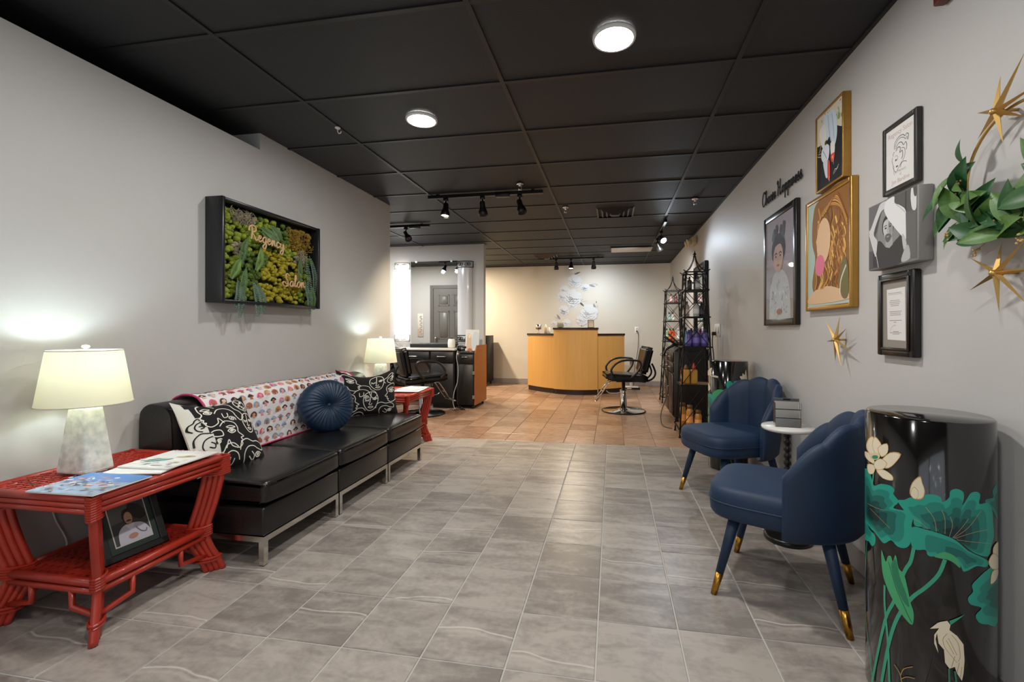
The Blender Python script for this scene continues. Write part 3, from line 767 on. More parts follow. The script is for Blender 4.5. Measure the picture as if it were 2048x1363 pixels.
# ---- sofa: three armless black leather seats
leather = M('leather_black', '#131212', .31, var=.3, vscale=5, bump=.25, bscale=90, col2='#0e0e0e', spec=.6)
seam_m = M('leather_seam', '#2b2929', .5)
steel = M('sofa_frame_brushed_steel', '#d2cec7', .16, 1)
def sofa_seat(y0, y1, label):
    xb, xf = -2.39, -1.665; yc = (y0 + y1) / 2
    t = thing('sofa_seat', label, 'sofa', ((xb + xf) / 2, yc, 0), group='black leather sofa seats')
    part('base', leather, t, (xb + .01, y0 + .004, .142), (xf, y1 - .004, .282), .012, 3)
    def puff(p):
        u = (p.y - yc) / ((y1 - y0) / 2); k = max(0, 1 - u * u)
        g = max(0, min(1, (p.x + 2.22) / .55))
        if p.z > .34: return (p.x + .006 * k, p.y, p.z + .018 * k * math.sin(PI * g) + .012 * (1 - g))
        if p.z < .31 and p.x > -1.8: return (p.x + .006 * k, p.y, p.z + .010 * (1 - k))
        return (p.x + .008 * k * g, p.y, p.z)
    bm = bmesh.new(); bmesh.ops.create_cube(bm, size=1)
    lo, hi = (xb + .17, y0 + .002, .287), (xf + .008, y1 - .002, .405)
    for v in bm.verts: v.co = Vector([lo[i] + (v.co[i] + .5) * (hi[i] - lo[i]) for i in range(3)])
    bmesh.ops.subdivide_edges(bm, edges=list(bm.edges), cuts=9, use_grid_fill=True)
    sh = [e for e in bm.edges if len(e.link_faces) == 2 and e.link_faces[0].normal.dot(e.link_faces[1].normal) < .5]
    bmesh.ops.bevel(bm, geom=sh, offset=.026, segments=3, profile=.5, affect='EDGES')
    q = MB(); q._bm(bm, 0, None, True, puff); q.build('seat_cushion', leather, t)
    # backrest: side profile swept along Y
    prof = smooth([(xb + .02, .282), (xb, .40), (xb, .68), (xb + .015, .74), (xb + .06, .768), (xb + .13, .764), (xb + .18, .735), (xb + .198, .68), (xb + .205, .5), (xb + .2, .30), (xb + .18, .282)], 3, True)
    q = MB(); n = len(prof); ysl = [y0 + .003, y0 + .012, (y0 + y1) / 2, y1 - .012, y1 - .003]
    vs = []
    for j, y in enumerate(ysl):
        k = .965 if j in (0, 4) else 1
        for a, b in prof: vs.append((-2.29 + (a + 2.29) * k, y, .52 + (b - .52) * (k + .02 if k < 1 else 1)))
    fs = [(j * n + i, j * n + (i + 1) % n, (j + 1) * n + (i + 1) % n, (j + 1) * n + i) for j in range(4) for i in range(n)]
    q.add(vs, fs, 0, True).add([], []); q.f += [tuple(range(n)), tuple(range(4 * n + n - 1, 4 * n - 1, -1))]; q.m += [0, 0]; q.sm += [False, False]
    q.build('backrest', leather, t)
    q = MB().tube([(xf - .03, y0 + .012, .3), (xf + .002, y0 + .012, .34), (xf - .02, y0 + .012, .398), (xb + .24, y0 + .014, .40)], .003, 5).tube([(xf - .012, y0 + .02, .396), (xf - .012, y1 - .02, .396)], .0025, 5)
    q.build('seam', seam_m, t)
    for sy, yy in ((1, y0 + .018), (-1, y1 - .018)):
        for xx in (xf - .014, xb + .05):
            MB().box((xx - .014, yy - .014, .004), (xx + .014, yy + .014, .115)).build('leg', steel, t)
            MB().box((xx - .012, yy - .012, 0), (xx + .012, yy + .012, .004)).build('foot_pad', black_metal, t)
    q = MB().box((xf - .028, y0 + .004, .115), (xf, y1 - .004, .142)).box((xb + .036, y0 + .004, .115), (xb + .064, y1 - .004, .142))
    q.box((xb + .064, y0 + .004, .115), (xf - .028, y0 + .032, .142)).box((xb + .064, y1 - .032, .115), (xf - .028, y1 - .004, .142))
    q.build('frame_rail', steel, t)
sofa_seat(1.898, 2.503, 'black leather sofa seat next to the near red table')
sofa_seat(2.507, 3.112, 'black leather middle sofa seat under the round blue cushion')
sofa_seat(3.116, 3.715, 'black leather sofa seat next to the far red table')

# ---- blanket over the backrest
white_cloth = M('quilt_white_cotton', '#e8e2e0', .85, bump=.2, bscale=300)
pink = M('quilt_binding_pink', '#c23a6c', .8)
path = smooth([(-2.168, .425), (-2.172, .52), (-2.174, .62), (-2.178, .69), (-2.196, .748), (-2.25, .782), (-2.32, .786), (-2.375, .765), (-2.402, .70), (-2.404, .6)], 6)
cum = [0]
for a, b in zip(path, path[1:]): cum.append(cum[-1] + math.dist(a, b))
LEN = cum[-1]
def bpos(s, y, h=0):
    d = max(0, min(1, s)) * LEN; i = 0
    while i < len(cum) - 2 and cum[i + 1] < d: i += 1
    k = (d - cum[i]) / (cum[i + 1] - cum[i]); a, b = path[i], path[i + 1]
    tx, tz = b[0] - a[0], b[1] - a[1]; l = math.hypot(tx, tz)
    nx, nz = tz / l, -tx / l
    qd = min(abs(((d * 6 + y * 6) % 1) - .5), abs(((d * 6 - y * 6) % 1) - .5)); wv_ = h - .005 * max(0, 1 - qd / .09) + .003 * math.sin(y * 9 + d * 5)
    return (max(a[0] + (b[0] - a[0]) * k + nx * wv_, -2.406), y, a[1] + (b[1] - a[1]) * k + nz * wv_)
BY0, BY1 = 2.075, 3.49
t = thing('throw_blanket', 'white throw blanket printed with little heads, pink binding, over the sofa back', 'blanket', (-2.28, (BY0 + BY1) / 2, .425))
MB().grid(lambda u, v: bpos(v, BY0 + (BY1 - BY0) * u), 110, 60).build('quilt', white_cloth, t)
q = MB()
for y in (BY0, BY1): q.tube([bpos(k / 40, y, .002) for k in range(41)], .006, 8)
q.tube([bpos(0, BY0 + (BY1 - BY0) * k / 40, .002) for k in range(41)], .005, 8)
q.build('binding', pink, t)
pr = Print(lambda u, v, h: bpos(v, BY0 + (BY1 - BY0) * u, h + .0012), 0.0)
rr = random.Random(5)
hair = [flat(c, .85) for c in ('#4a332c', '#2c2628', '#b06a4a', '#e87f95', '#8fa6c4', '#5f4038', '#c98f5e', '#6f7f96', '#e05a80', '#9a9a98')]
skin = [flat(c, .85) for c in ('#d9a184', '#a86f55', '#e6bfa8', '#8a5a48', '#e79a9a', '#9fb2c6')]
cols_, rows_ = 21, 12
for r_ in range(rows_):
    for c_ in range(cols_):
        u = (c_ + .5 + (.5 if r_ % 2 else 0) + rr.uniform(-.12, .12)) / (cols_ + .5); v = (r_ + .5 + rr.uniform(-.1, .1)) / rows_
        if u > .985: continue
        sx, sy = .0145, .027; hm = rr.choice(hair); sk = rr.choice(skin)
        long_ = rr.random() < .5
        pr.k = 1; pr.step = .0004
        pr.poly(smooth([(u - sx, v - sy * (.9 if long_ else .1)), (u - sx * 1.05, v + sy * .3), (u, v + sy), (u + sx * 1.05, v + sy * .3), (u + sx, v - sy * (.9 if long_ else .1)), (u, v - sy * .2)], 3, True), hm)
        pr.poly([(u - sx * .6, v - sy), (u + sx * .6, v - sy), (u + sx * .35, v - sy * .5), (u - sx * .35, v - sy * .5)], sk)
        pr.poly(ell(u + rr.uniform(-.1, .1) * sx, v - sy * .05, sx * .58, sy * .5, 8), sk)
pr.build('printed_heads', t)['kind'] = 'stuff'

# ---- line-face cushions
cush_black = M('cushion_black_knit', '#131212', .9, bump=.5, bscale=420)
cush_cream = M('cushion_cream_knit', '#d8d6cd', .9, bump=.5, bscale=420)
thread_w = M('embroidery_cream', '#e2ddd0', .85)
thread_k = M('embroidery_black', '#151313', .9)
def spiral(cx, cy, r, turns=2): return [(cx + r * (1 - k / 20) * math.cos(turns * 2 * PI * k / 20), cy + .7 * r * (1 - k / 20) * math.sin(turns * 2 * PI * k / 20)) for k in range(20)]
FACES = {
 'front': [smooth([(-.15, .95), (-.5, .7), (-.62, .1), (-.45, -.5), (-.1, -.95), (.3, -.85), (.55, -.3), (.62, .3), (.45, .8), (.1, 1.0), (-.15, .95)], 4),
           smooth([(-.48, .22), (-.3, .1), (-.1, .2)], 4), [(-.42, .12), (-.46, .0)], [(-.3, .08), (-.31, -.04)], [(-.18, .12), (-.15, .0)],
           smooth([(.02, .9), (-.02, .4), (-.05, -.1), (-.12, -.3), (.05, -.36), (.12, -.22)], 4), spiral(.34, .25, .22),
           smooth([(-.16, -.6), (-.04, -.52), (.04, -.56), (.14, -.52), (.24, -.6), (.04, -.72), (-.16, -.6)], 3)],
 'profile': [smooth([(-.9, .6), (-.5, 1.0), (.1, .85), (.3, .45), (.28, .1), (.6, -.2), (.4, -.3), (.5, -.48), (.36, -.56), (.46, -.7), (.2, -.95), (-.3, -.8), (-.5, -.4), (-.7, -.9)], 4),
             smooth([(-.45, .2), (-.2, .36), (.1, .2), (-.2, .05), (-.45, .2)], 4), spiral(-.18, .2, .13, 1.5), smooth([(-.5, .5), (-.2, .6), (.12, .48), (-.1, .42), (-.45, .44)], 4)],
 'curl': [smooth([(-1, .3), (-.7, .7), (-.2, .75), (.2, .4), (.6, .3), (.95, .0), (.8, -.4), (.4, -.2), (.1, .1), (-.4, .2), (-.8, -.1), (-.9, -.6)], 4), spiral(.2, -.55, .28), smooth([(-.5, -.4), (-.3, -.7), (-.1, -.5), (-.2, -.2)], 4)],
}
def face_cushion(center, nrm, up, w, h, th, label, layout, cream=None, lw=.0058, crush=0.0):
    n = Vector(nrm).normalized(); upv = Vector(up); upv = (upv - n * upv.dot(n)).normalized(); sd = upv.cross(n).normalized(); C = Vector(center)
    def srf(u, v, side, hh=0):
        k = max(0, (1 - abs(u) ** 2.4)) ** .55 * max(0, (1 - abs(v) ** 2.4)) ** .55
        x = w / 2 * u * (1 - .09 * (1 - v * v)); y = h / 2 * v * (1 - .09 * (1 - u * u))
        y -= crush * h * max(0, v) * (1 - u * u) * .9          # karate-chop dent in the top edge
        return C + sd * x + upv * y + n * side * (th / 2 * k + hh * (1 if k > .02 else .3))
    t = thing('face_cushion', label, 'cushion', (C.x, C.y, C.z - h / 2), group=None)
    N_ = 26; q = MB()
    for side in (1, -1):
        vs = [srf(-1 + 2 * i / N_, -1 + 2 * j / N_, side) for j in range(N_ + 1) for i in range(N_ + 1)]
        for j in range(N_):
            for i in range(N_):
                a = j * (N_ + 1) + i; f = (a, a + 1, a + N_ + 2, a + N_ + 1)
                mi = 1 if cream and cream(-1 + 2 * (i + .5) / N_, -1 + 2 * (j + .5) / N_) else 0
                if i == j == 0: base = len(q.v); q.v += [tuple(p) for p in vs]
                q.f.append(tuple(base + x for x in (f if side > 0 else reversed(f)))); q.m.append(mi); q.sm.append(True)
    body = q.build('cover', [cush_black, cush_cream], t)
    lines = MB()
    for kind, cx, cy, sc, rot, mir in layout:
        for st in FACES[kind]:
            pts = []
            for a, b in st:
                a = -a if mir else a
                x = cx + sc * (a * math.cos(rot) - b * math.sin(rot)); y = cy + sc * (a * math.sin(rot) + b * math.cos(rot))
                pts.append((max(-.985, min(.985, x)), max(-.985, min(.985, y))))
            for i in range(len(pts) - 1):
                a, b = pts[i], pts[i + 1]; mi = 1 if cream and cream((a[0] + b[0]) / 2, (a[1] + b[1]) / 2) else 0
                d = math.dist(a, b)
                if d < 1e-4: continue
                nx, ny = -(b[1] - a[1]) / d * lw / w, (b[0] - a[0]) / d * lw / h
                ex, ey = (b[0] - a[0]) / d * .008, (b[1] - a[1]) / d * .008
                lines.add([srf(a[0] - ex + nx, a[1] - ey + ny, 1, .0022), srf(b[0] + ex + nx, b[1] + ey + ny, 1, .0022), srf(b[0] + ex - nx, b[1] + ey - ny, 1, .0022), srf(a[0] - ex - nx, a[1] - ey - ny, 1, .0022)], [(0, 1, 2, 3)], mi)
    lines.build('embroidery', [thread_w, thread_k], t)
    return t
lay2 = [('profile', -.55, .5, .42, 0, 0), ('front', .28, .5, .42, 0, 0), ('front', .02, -.42, .42, -.08, 0), ('profile', -.62, -.42, .4, 0, 0), ('curl', -.1, .02, .42, -.5, 0),
        ('profile', .78, -.1, .4, .2, 1), ('curl', .55, -.7, .34, .4, 0), ('curl', .75, .62, .24, 1.2, 0), ('curl', -.45, -.9, .3, 0, 1)]
face_cushion((-2.085, 2.085, .585), (.84, -.04, .5), (-.5, .1, .84), .41, .42, .155, 'line-face cushion with a cream corner on the sofa seat by the near table',
             [('profile', -.5, .5, .4, .15, 1), ('profile', .02, -.2, .42, -.1, 0), ('front', .62, .1, .33, -.2, 0), ('curl', .18, .55, .44, -.6, 0), ('curl', -.62, -.2, .34, .5, 0), ('curl', .5, -.66, .4, .3, 0), ('front', .66, .72, .25, .4, 0), ('curl', -.3, -.75, .36, .2, 1), ('curl', -.8, .25, .2, 1.2, 0)],
             crush=.07, cream=lambda u, v: u < -.60 - .28 * v or (v > .9 and u < .1))
face_cushion((-2.06, 3.50, .615), (.70, -.70, .16), (-.1, .1, 1), .50, .41, .14, 'all-black line-face cushion on the sofa seat by the far table', lay2, crush=.16)

# ---- round pleated velvet cushion
velvet = M('velvet_navy', '#122c48', .58, sheen=.3, var=.4, vscale=6, col2='#0c1e34', bump=.15, bscale=500)
def round_cushion(center, nrm, r, th, label):
    n = Vector(nrm).normalized(); upv = (Vector((0, 0, 1)) - n * n.z).normalized(); sd = upv.cross(n); C = Vector(center)
    t = thing('round_cushion', label, 'cushion', (C.x, C.y, C.z - r))
    NA, NR = 128, 18; q = MB(); vs = []
    prof = [(.02, .45), (.05, .55), (.12, .72), (.25, .9), (.42, 1.0), (.6, .98), (.78, .86), (.9, .66), (.97, .4), (1.0, .0)]
    allp = [(a, b) for a, b in prof] + [(a, -b) for a, b in reversed(prof[:-1])]
    for k, (a, b) in enumerate(allp):
        for j in range(NA):
            an = 2 * PI * j / NA
            pl = (.017 * abs(math.sin(an * 17 + .5 * math.sin(an * 5))) + .003 * math.sin(an * 31)) * min(1, a * 4) * (1 - .55 * a)
            rr_ = r * a * (1 + .02 * math.sin(an * 3))
            p = C + (sd * math.cos(an + .25 * a) + upv * math.sin(an + .25 * a)) * rr_ + n * (th / 2 * b + (pl if b > 0 else -pl))
            vs.append(p)
    nr = len(allp)
    fs = [(i * NA + j, i * NA + (j + 1) % NA, (i + 1) * NA + (j + 1) % NA, (i + 1) * NA + j) for i in range(nr - 1) for j in range(NA)]
    q.add(vs, fs + [tuple(range(NA)), tuple(range((nr - 1) * NA + NA - 1, (nr - 1) * NA - 1, -1))], 0, True)
    q.build('cover', M('velvet_petrol', '#0e2c46', .48, sheen=.25, var=.5, vscale=5, col2='#081a2c'), t)
    MB().ico(tuple(C + n * th / 2 * .5), .016, 2).build('button', velvet, t)
round_cushion((-2.03, 2.905, .60), (.80, -.50, .28), .19, .15, 'round pleated navy velvet cushion leaning on the blanket')
# ================================================================ MOSS WALL FRAME
FX = WL + .122
t = thing('moss_picture', 'black shadow-box frame of preserved moss and ferns with wooden script lettering', 'wall art', (WL + .06, 2.745, 1.312))
fy0, fy1, fz0, fz1 = 2.295, 3.195, 1.312, 1.948
fb = M('shadow_box_black', '#17181b', .35)
for lo, hi, nm in (((WL, fy0, fz0), (FX, fy0 + .022, fz1), 'frame_side'), ((WL, fy1 - .022, fz0), (FX, fy1, fz1), 'frame_side'),
                   ((WL, fy0 + .022, fz0), (FX - .008, fy1 - .022, fz0 + .02), 'frame_rail'), ((WL, fy0 + .022, fz1 - .02), (FX - .008, fy1 - .022, fz1), 'frame_rail')):
    part(nm, fb, t, lo, hi, .003, 1)
part('backing', M('moss_board', '#1d2114', .9), t, (WL, fy0 + .02, fz0 + .02), (WL + .03, fy1 - .02, fz1 - .02))
mcols = [('moss_lime', '#8f9c2e', '#5f7420'), ('moss_yellow', '#a89a1c', '#77701a'), ('moss_green', '#5c7528', '#33471a'), ('moss_ochre', '#94741f', '#5e4a18'), ('moss_pale', '#a39a80', '#6f6650')]
mm = [M(a, b, .9, var=.7, vscale=60, col2=c, bump=.8, bscale=220) for a, b, c in mcols]
rr = random.Random(11); cl = [MB() for _ in mm]
def moss_kind(u, v):
    n = mnoise.noise(Vector((u * 3.1, v * 3.1, 2.7)))
    if u > .72 and v > .68: return 3
    if (.14 < u < .34 and v > .86) or (.12 < u < .24 and .5 < v < .68) or (.8 < u < .9 and .55 < v < .7): return 4
    if u < .32: return 0 if n > -.25 else 2
    if .38 < u < .85 and v < .62: return 1 if n > -.2 else 2
    return 2 if n < .1 else 0
for k in range(900):
    u, v = rr.random(), rr.random(); kd = moss_kind(u, v)
    y = fy0 + .035 + u * (fy1 - fy0 - .07); z = fz0 + .03 + v * (fz1 - fz0 - .08); r_ = rr.uniform(.012, .026)
    x = WL + .035 + rr.uniform(0, .03)
    if u > .9 and v > .2 and rr.random() < .55: continue
    random.seed(k); cl[kd].ico((x, y, z), r_, 1, sc=(1, 1, .9), jit=.22)
for c, m_ in zip(cl, mm):
    c.build('moss', m_, t)['kind'] = 'stuff'
# tangled pale / ochre lichen strands
for kd, ys_, zs_ in ((3, (2.88, 3.14), (1.74, 1.88)), (4, (2.40, 2.56), (1.84, 1.90)), (4, (3.0, 3.08), (1.62, 1.74))):
    q = MB()
    for k in range(60):
        y, z = rr.uniform(*ys_), rr.uniform(*zs_); pts = [(WL + .075 + rr.uniform(-.01, .02), y + rr.uniform(-.03, .03), z + rr.uniform(-.025, .025)) for _ in range(4)]
        q.tube(smooth(pts, 3), .0016, 4)
    q.build('lichen', mm[kd], t)['kind'] = 'stuff'
fern_m = [M('fern_green', '#567544', .6, var=.5, vscale=30, col2='#3a5630'), M('fern_light', '#71904a', .6, var=.5, vscale=30, col2='#3c5a26'), M('fern_bluish', '#5a7360', .6, var=.5, vscale=30, col2='#3a5242')]
def frond(y, z, ang, ln, bend, mi, x=WL + .095):
    q = MB(); n = 22; pts = []; p = Vector((y, z)); a = ang; xx = x
    for k in range(n + 1):
        pts.append((xx, p.x, p.y)); p = p + Vector((math.cos(a), math.sin(a))) * ln / n; a += bend / n; xx += .0012 * (1 if k < n / 2 else -1)
    q.tube(pts, [.0022 * (1 - k / n) + .0006 for k in range(n + 1)], 5)
    for k in range(2, n):
        f = k / n; w_ = .054 * math.sin(PI * min(1, .18 + .82 * (1 - f))) * (1 - f * .55)
        d = Vector(pts[k]) - Vector(pts[k - 1]); th = math.atan2(d.z, d.y)
        for sg in (1, -1):
            b = th + sg * 1.15; c0 = Vector(pts[k]); tip = c0 + Vector((.006, math.cos(b) * w_, math.sin(b) * w_)); md = c0.lerp(tip, .5)
            o = Vector((0, -math.sin(b), math.cos(b))) * (.0052 + .0025 * (1 - f)); up_ = Vector((.004, 0, 0))
            q.add([c0, md + o, tip, md - o, md + up_], [(0, 4, 1), (1, 4, 2), (2, 4, 3), (3, 4, 0)])
    q.build('fern_frond', fern_m[mi], t)
for a in ((2.60, 1.83, -.25, .2, -.5, 0), (2.62, 1.80, -.45, .17, .2, 0), (2.62, 1.70, -1.75, .17, -.2, 1), (2.52, 1.74, -2.35, .2, .9, 0), (2.46, 1.60, -2.3, .16, .4, 1),
          (2.50, 1.55, -2.0, .2, .35, 0), (2.47, 1.48, -1.75, .26, .15, 2), (2.55, 1.47, -1.3, .24, -.25, 2), (2.58, 1.46, -1.1, .22, -.5, 2), (2.43, 1.47, -1.5, .2, -.4, 2),
          (3.06, 1.70, -1.45, .36, -.05, 2), (3.10, 1.72, -1.2, .3, -.4, 2), (3.0, 1.70, -1.8, .24, .3, 0), (3.04, 1.52, -1.2, .26, -.3, 2), (3.12, 1.50, -1.5, .2, .1, 0), (2.7, 1.86, -.6, .12, -.3, 0)):
    frond(*a)
wood_l = M('letter_plywood', '#caa478', .6, var=.25, vscale=40)
def wood_word(txt, p0, p1, hgt, nm):
    st, w_ = script(txt); (ya, za), (yb, zb) = p0, p1; q = MB()
    for s_ in st:
        pts = [(FX - .012, ya + (yb - ya) * a / w_ - 0, za + (zb - za) * a / w_ + b * hgt) for a, b in s_]
        q.tube(pts, .0058, 6, flat_=.9)
    q.build(nm, wood_l, t)
wood_word('Regency', (2.505, 1.735), (2.815, 1.712), .041, 'lettering')
wood_word('Salon', (2.80, 1.455), (3.03, 1.462), .042, 'lettering')

# ================================================================ STYLING STATION (left)
blk = M('laminate_black', '#100f0f', .5, var=.2, vscale=10)
lamw = M('counter_white_laminate', '#c9c5be', .35)
nickel = M('handle_nickel', '#c4bfb6', .28, 1)
cherry = M('cart_cherry_side', '#a05a26', .42, var=.35, vscale=5, stretch=(1, 1, 8), col2='#7c4018')
def handle(parent, a, b, out, name='handle'):
    a, b = Vector(a), Vector(b); o = Vector(out); m_ = (a + b) / 2
    MB().tube(smooth([tuple(a), tuple(a + o), tuple(a.lerp(b, .2) + o * 1.05), tuple(m_ + o * .9), tuple(a.lerp(b, .8) + o * 1.05), tuple(b + o), tuple(b)], 3), [.008 if k in (0, 18) else .006 for k in range(19)], 8).build(name, nickel, parent)
SF, SB = 6.2, 6.81
t = thing('styling_station', 'black styling counter with drawers under the wall mirror', 'counter', (-2.78, 6.5, 0))
part('worktop', lamw, t, (-3.4, SF - .02, .845), (-2.265, SB, .87), .004, 1)
part('cabinet', blk, t, (-2.64, SF, .06), (-2.27, SB, .845))
part('plinth', blk, t, (-2.62, SF + .04, 0), (-2.29, SB, .06))
part('side_panel', blk, t, (-3.39, SF, 0), (-3.35, SB, .845)); part('drawer_box', blk, t, (-3.35, SF + .01, .66), (-2.64, SB, .845))
d = part('drawer', blk, t, (-3.33, SF - .018, .675), (-2.66, SF + .01, .825), .004, 1); handle(d, (-2.98, SF - .018, .757), (-2.84, SF - .018, .757), (0, -.026, 0))
d = part('drawer', blk, t, (-2.63, SF - .018, .675), (-2.285, SF, .825), .004, 1); handle(d, (-2.52, SF - .018, .757), (-2.40, SF - .018, .757), (0, -.026, 0))
d = part('door', blk, t, (-2.63, SF - .018, .08), (-2.285, SF, .655), .004, 1); handle(d, (-2.595, SF - .018, .33), (-2.595, SF - .018, .46), (0, -.026, 0))
# things on the counter
t = thing('tray', 'long black tray along the back of the styling counter', 'tray', (-2.82, 6.68, .871))
MB().rbox((-3.15, 6.58, .871), (-2.42, 6.79, .93), .008, 2).build('box', blk, t)
t = thing('hot_pot', 'small white wax pot on the styling counter', 'pot', (-2.40, 6.42, .871))
MB().lathe([(.045, 0), (.055, .02), (.058, .08), (.05, .13), (.042, .142), (.038, .138)], (-2.40, 6.42, .871), 24).build('body', white_plastic, t)
MB().lathe([(.036, .138), (.036, .15), (.02, .156), (0, .157)], (-2.40, 6.42, .871), 20).build('lid', black_metal, t)
# rolling cart with cherry side
t = thing('rolling_cart', 'black rolling salon cart with a cherry wood side', 'cart', (-2.1, 6.48, 0))
cx0, cx1, cy0, cy1 = -2.24, -1.975, 6.2, 6.78
part('body', blk, t, (cx0, cy0, .06), (cx1, cy1, .80))
MB().prism([(cy0 + .01, .055), (cy1, .055), (cy1, .92), (cy0 + .1, .92), (cy0 + .01, .81)], .018, lambda u, v, w_: (cx1 + w_, u, v)).build('side_panel', cherry, t)
part('top_tray', blk, t, (cx0, cy0 - .01, .80), (cx1, cy1, .83), .004, 1)
part('drawer', blk, t, (cx0 + .01, cy0 - .014, .66), (cx1 - .01, cy0, .79), .004, 1); handle(t, (-2.15, cy0 - .014, .752), (-2.06, cy0 - .014, .752), (0, -.014, 0))
part('door', blk, t, (cx0 + .01, cy0 - .014, .08), (cx1 - .01, cy0, .645), .004, 1)
for z in (.15, .5): part('hinge', nickel, t, (cx1 - .02, cy0 - .02, z), (cx1 + .012, cy0 - .014, z + .05))
for x in (-2.1, -2.03):
    MB().lathe([(.03, 0), (.03, .004), (.02, .004)], (x - .01, cy0 + .06, .831), 18).build('tool_holder', nickel, t)
for x in (cx0 + .04, cx1 - .03):
    for y in (cy0 + .05, cy1 - .05):
        MB().lathe([(.0, -.012), (.028, -.012), (.03, 0), (.028, .012), (0, .012)], n=18, mat=Matrix.Translation((x, y, .03)) @ Matrix.Rotation(PI / 2, 4, 'Y')).box((x - .006, y - .006, .03), (x + .006, y + .006, .06)).build('caster', black_metal, t)
t = thing('canvas_print', 'small pale canvas print leaning on the rolling cart', 'picture', (-2.06, 6.5, .832))
m = Matrix.Translation((-2.085, 6.44, .832)) @ Matrix.Rotation(.10, 4, 'Z') @ Matrix.Rotation(-.12, 4, 'X')
MB().rbox((-.105, 0, 0), (.105, .02, .32), .002, 1, mat=m).build('canvas', M('canvas_white', '#dcd9d3', .7), t)
pr = Print(lambda u, v, h: tuple(m @ Vector((-.103 + .206 * u, -h - .0003, .003 + .314 * v))))
pr.poly([(0, 0), (1, 0), (1, 1), (0, 1)], flat('#d6d5d2')).poly(smooth([(.5, .1), (.95, .25), (.98, .8), (.65, .9), (.45, .5)], 4, True), flat('#c3cad0'))
pr.poly(smooth([(.12, 0), (.1, .4), (.16, .75), (.3, .85), (.42, .7), (.44, .3), (.5, 0)], 4, True), flat('#cdb094')).poly(ell(.3, .72, .1, .12), flat('#e2cdbb')).poly(smooth([(.15, 0), (.3, .12), (.5, .06), (.5, 0)], 3, True), flat('#b0644a')).build('print', t)
tag(MB().tube(smooth([(-2.21, 6.165, .845), (-2.225, 6.15, .75), (-2.2, 6.15, .6), (-2.21, 6.15, .4), (-2.255, 6.14, .25), (-2.27, 6.13, .12), (-2.25, 6.12, .04), (-2.22, 6.09, .012), (-2.24, 6.06, .01)], 6), .0045, 6)
    .ico((-2.21, 6.165, .80), .02, 1).ico((-2.24, 6.06, .013), .013, 1).build('appliance_cord', M('cord_grey', '#b9b7b4', .5)), 'pale grey appliance cord hanging down in front of the rolling cart', 'cord')
tag(MB().tube(smooth([(-2.23, 6.12, .01), (-2.16, 6.06, .01), (-2.08, 6.09, .01), (-2.12, 6.14, .012), (-2.2, 6.17, .03), (-2.22, 6.17, .3), (-2.18, 6.165, .83)], 6), .005, 6).ico((-2.13, 6.11, .024), .024, 1).build('appliance_cord', M('cord_black', '#161616', .5)),
    'black appliance cord coiled on the floor by the rolling cart', 'cord')
t = MB().tube(smooth([(-2.26, 6.3, .90), (-2.2, 6.28, .905), (-2.12, 6.25, .89)], 4), .017, 10).tube([(-2.26, 6.3, .90), (-2.25, 6.3, .845)], .02, 10).tube([(-2.2, 6.24, .834), (-2.2, 6.24, .90)], .012, 8)
tag(t.build('hair_dryer', black_metal), 'black hair dryer lying across the cart and counter edge', 'hair dryer')
# mirror and column lights on the partition
t = thing('wall_mirror', 'tall frameless mirror above the styling counter', 'mirror', (-2.85, PY - .006, .90))
part('glass', M('mirror_silver', (.93, .95, .94), .01, 1), t, (-3.245, PY - .006, .90), (-2.445, PY - .0005, 2.255))
for x in (-3.15, -2.55):
    for z in (.905, 2.25): part('clip', nickel, t, (x - .015, PY - .012, z - .012), (x + .015, PY - .0065, z + .012))
def column_light(x0, x1, lit, label):
    xc = (x0 + x1) / 2; hw = (x1 - x0) / 2; t = thing('column_light', label, 'wall light', (xc, PY - .05, .96), group='column wall lights')
    def hc(r, z0, z1, n=20, d=.55): return [(xc + r * math.cos(PI * k / n), PY - .002 - r * d * math.sin(PI * k / n)) for k in range(n + 1)]
    arc = hc(hw, 0, 0); q = MB(); n = len(arc)
    vs = [(x, y, z) for z in (1.0, 2.2) for x, y in arc]
    q.add(vs, [(i, i + 1, n + i + 1, n + i) for i in range(n - 1)] + [tuple(range(n)), tuple(range(2 * n - 1, n - 1, -1))], 0, False)
    q.build('diffuser', M('column_glow', (1, .97, .93), .4, emit=3.2) if lit else M('column_acrylic', '#cfd0d4', .18, coat=.4), t)
    for z0, z1 in ((2.14, 2.235), (.965, 1.06)):
        q = MB(); a2 = hc(hw + .008, 0, 0)
        for z in (z0, z1): q.tube([(x, y, z) for x, y in a2], .006, 6)
        for kx in (0, 20): q.tube([(a2[kx][0], a2[kx][1], z0), (a2[kx][0], a2[kx][1], z1)], .006, 6)
        for sg in (1, -1):
            for c_, tr in ((.42, 1), (.78, -1)):
                pts = []
                for k in range(18):
                    f = k / 17; rad = (1 - f * .75) * .034
                    u = sg * (c_ * .75) + rad / hw * math.cos(tr * (PI + 3.6 * PI * f)) ; zz = (z0 + z1) / 2 + rad * math.sin(tr * (PI + 3.6 * PI * f))
                    u = max(-.99, min(.99, u)); an = math.acos(u); pts.append((xc + (hw + .008) * math.cos(an), PY - .002 - (hw + .008) * .55 * math.sin(an), max(z0, min(z1, zz))))
                q.tube(pts, .004, 5)
        q.build('scroll_band', iron if not lit else M('scroll_iron_lightened', '#8d8880', .4, .6), t)  # iron made paler on the glowing column, its light put into the colour
column_light(-3.515, -3.275, True, 'glowing column wall light left of the mirror')
column_light(-2.445, -2.195, False, 'unlit white column wall light on the mirror edge nearest the partition end')
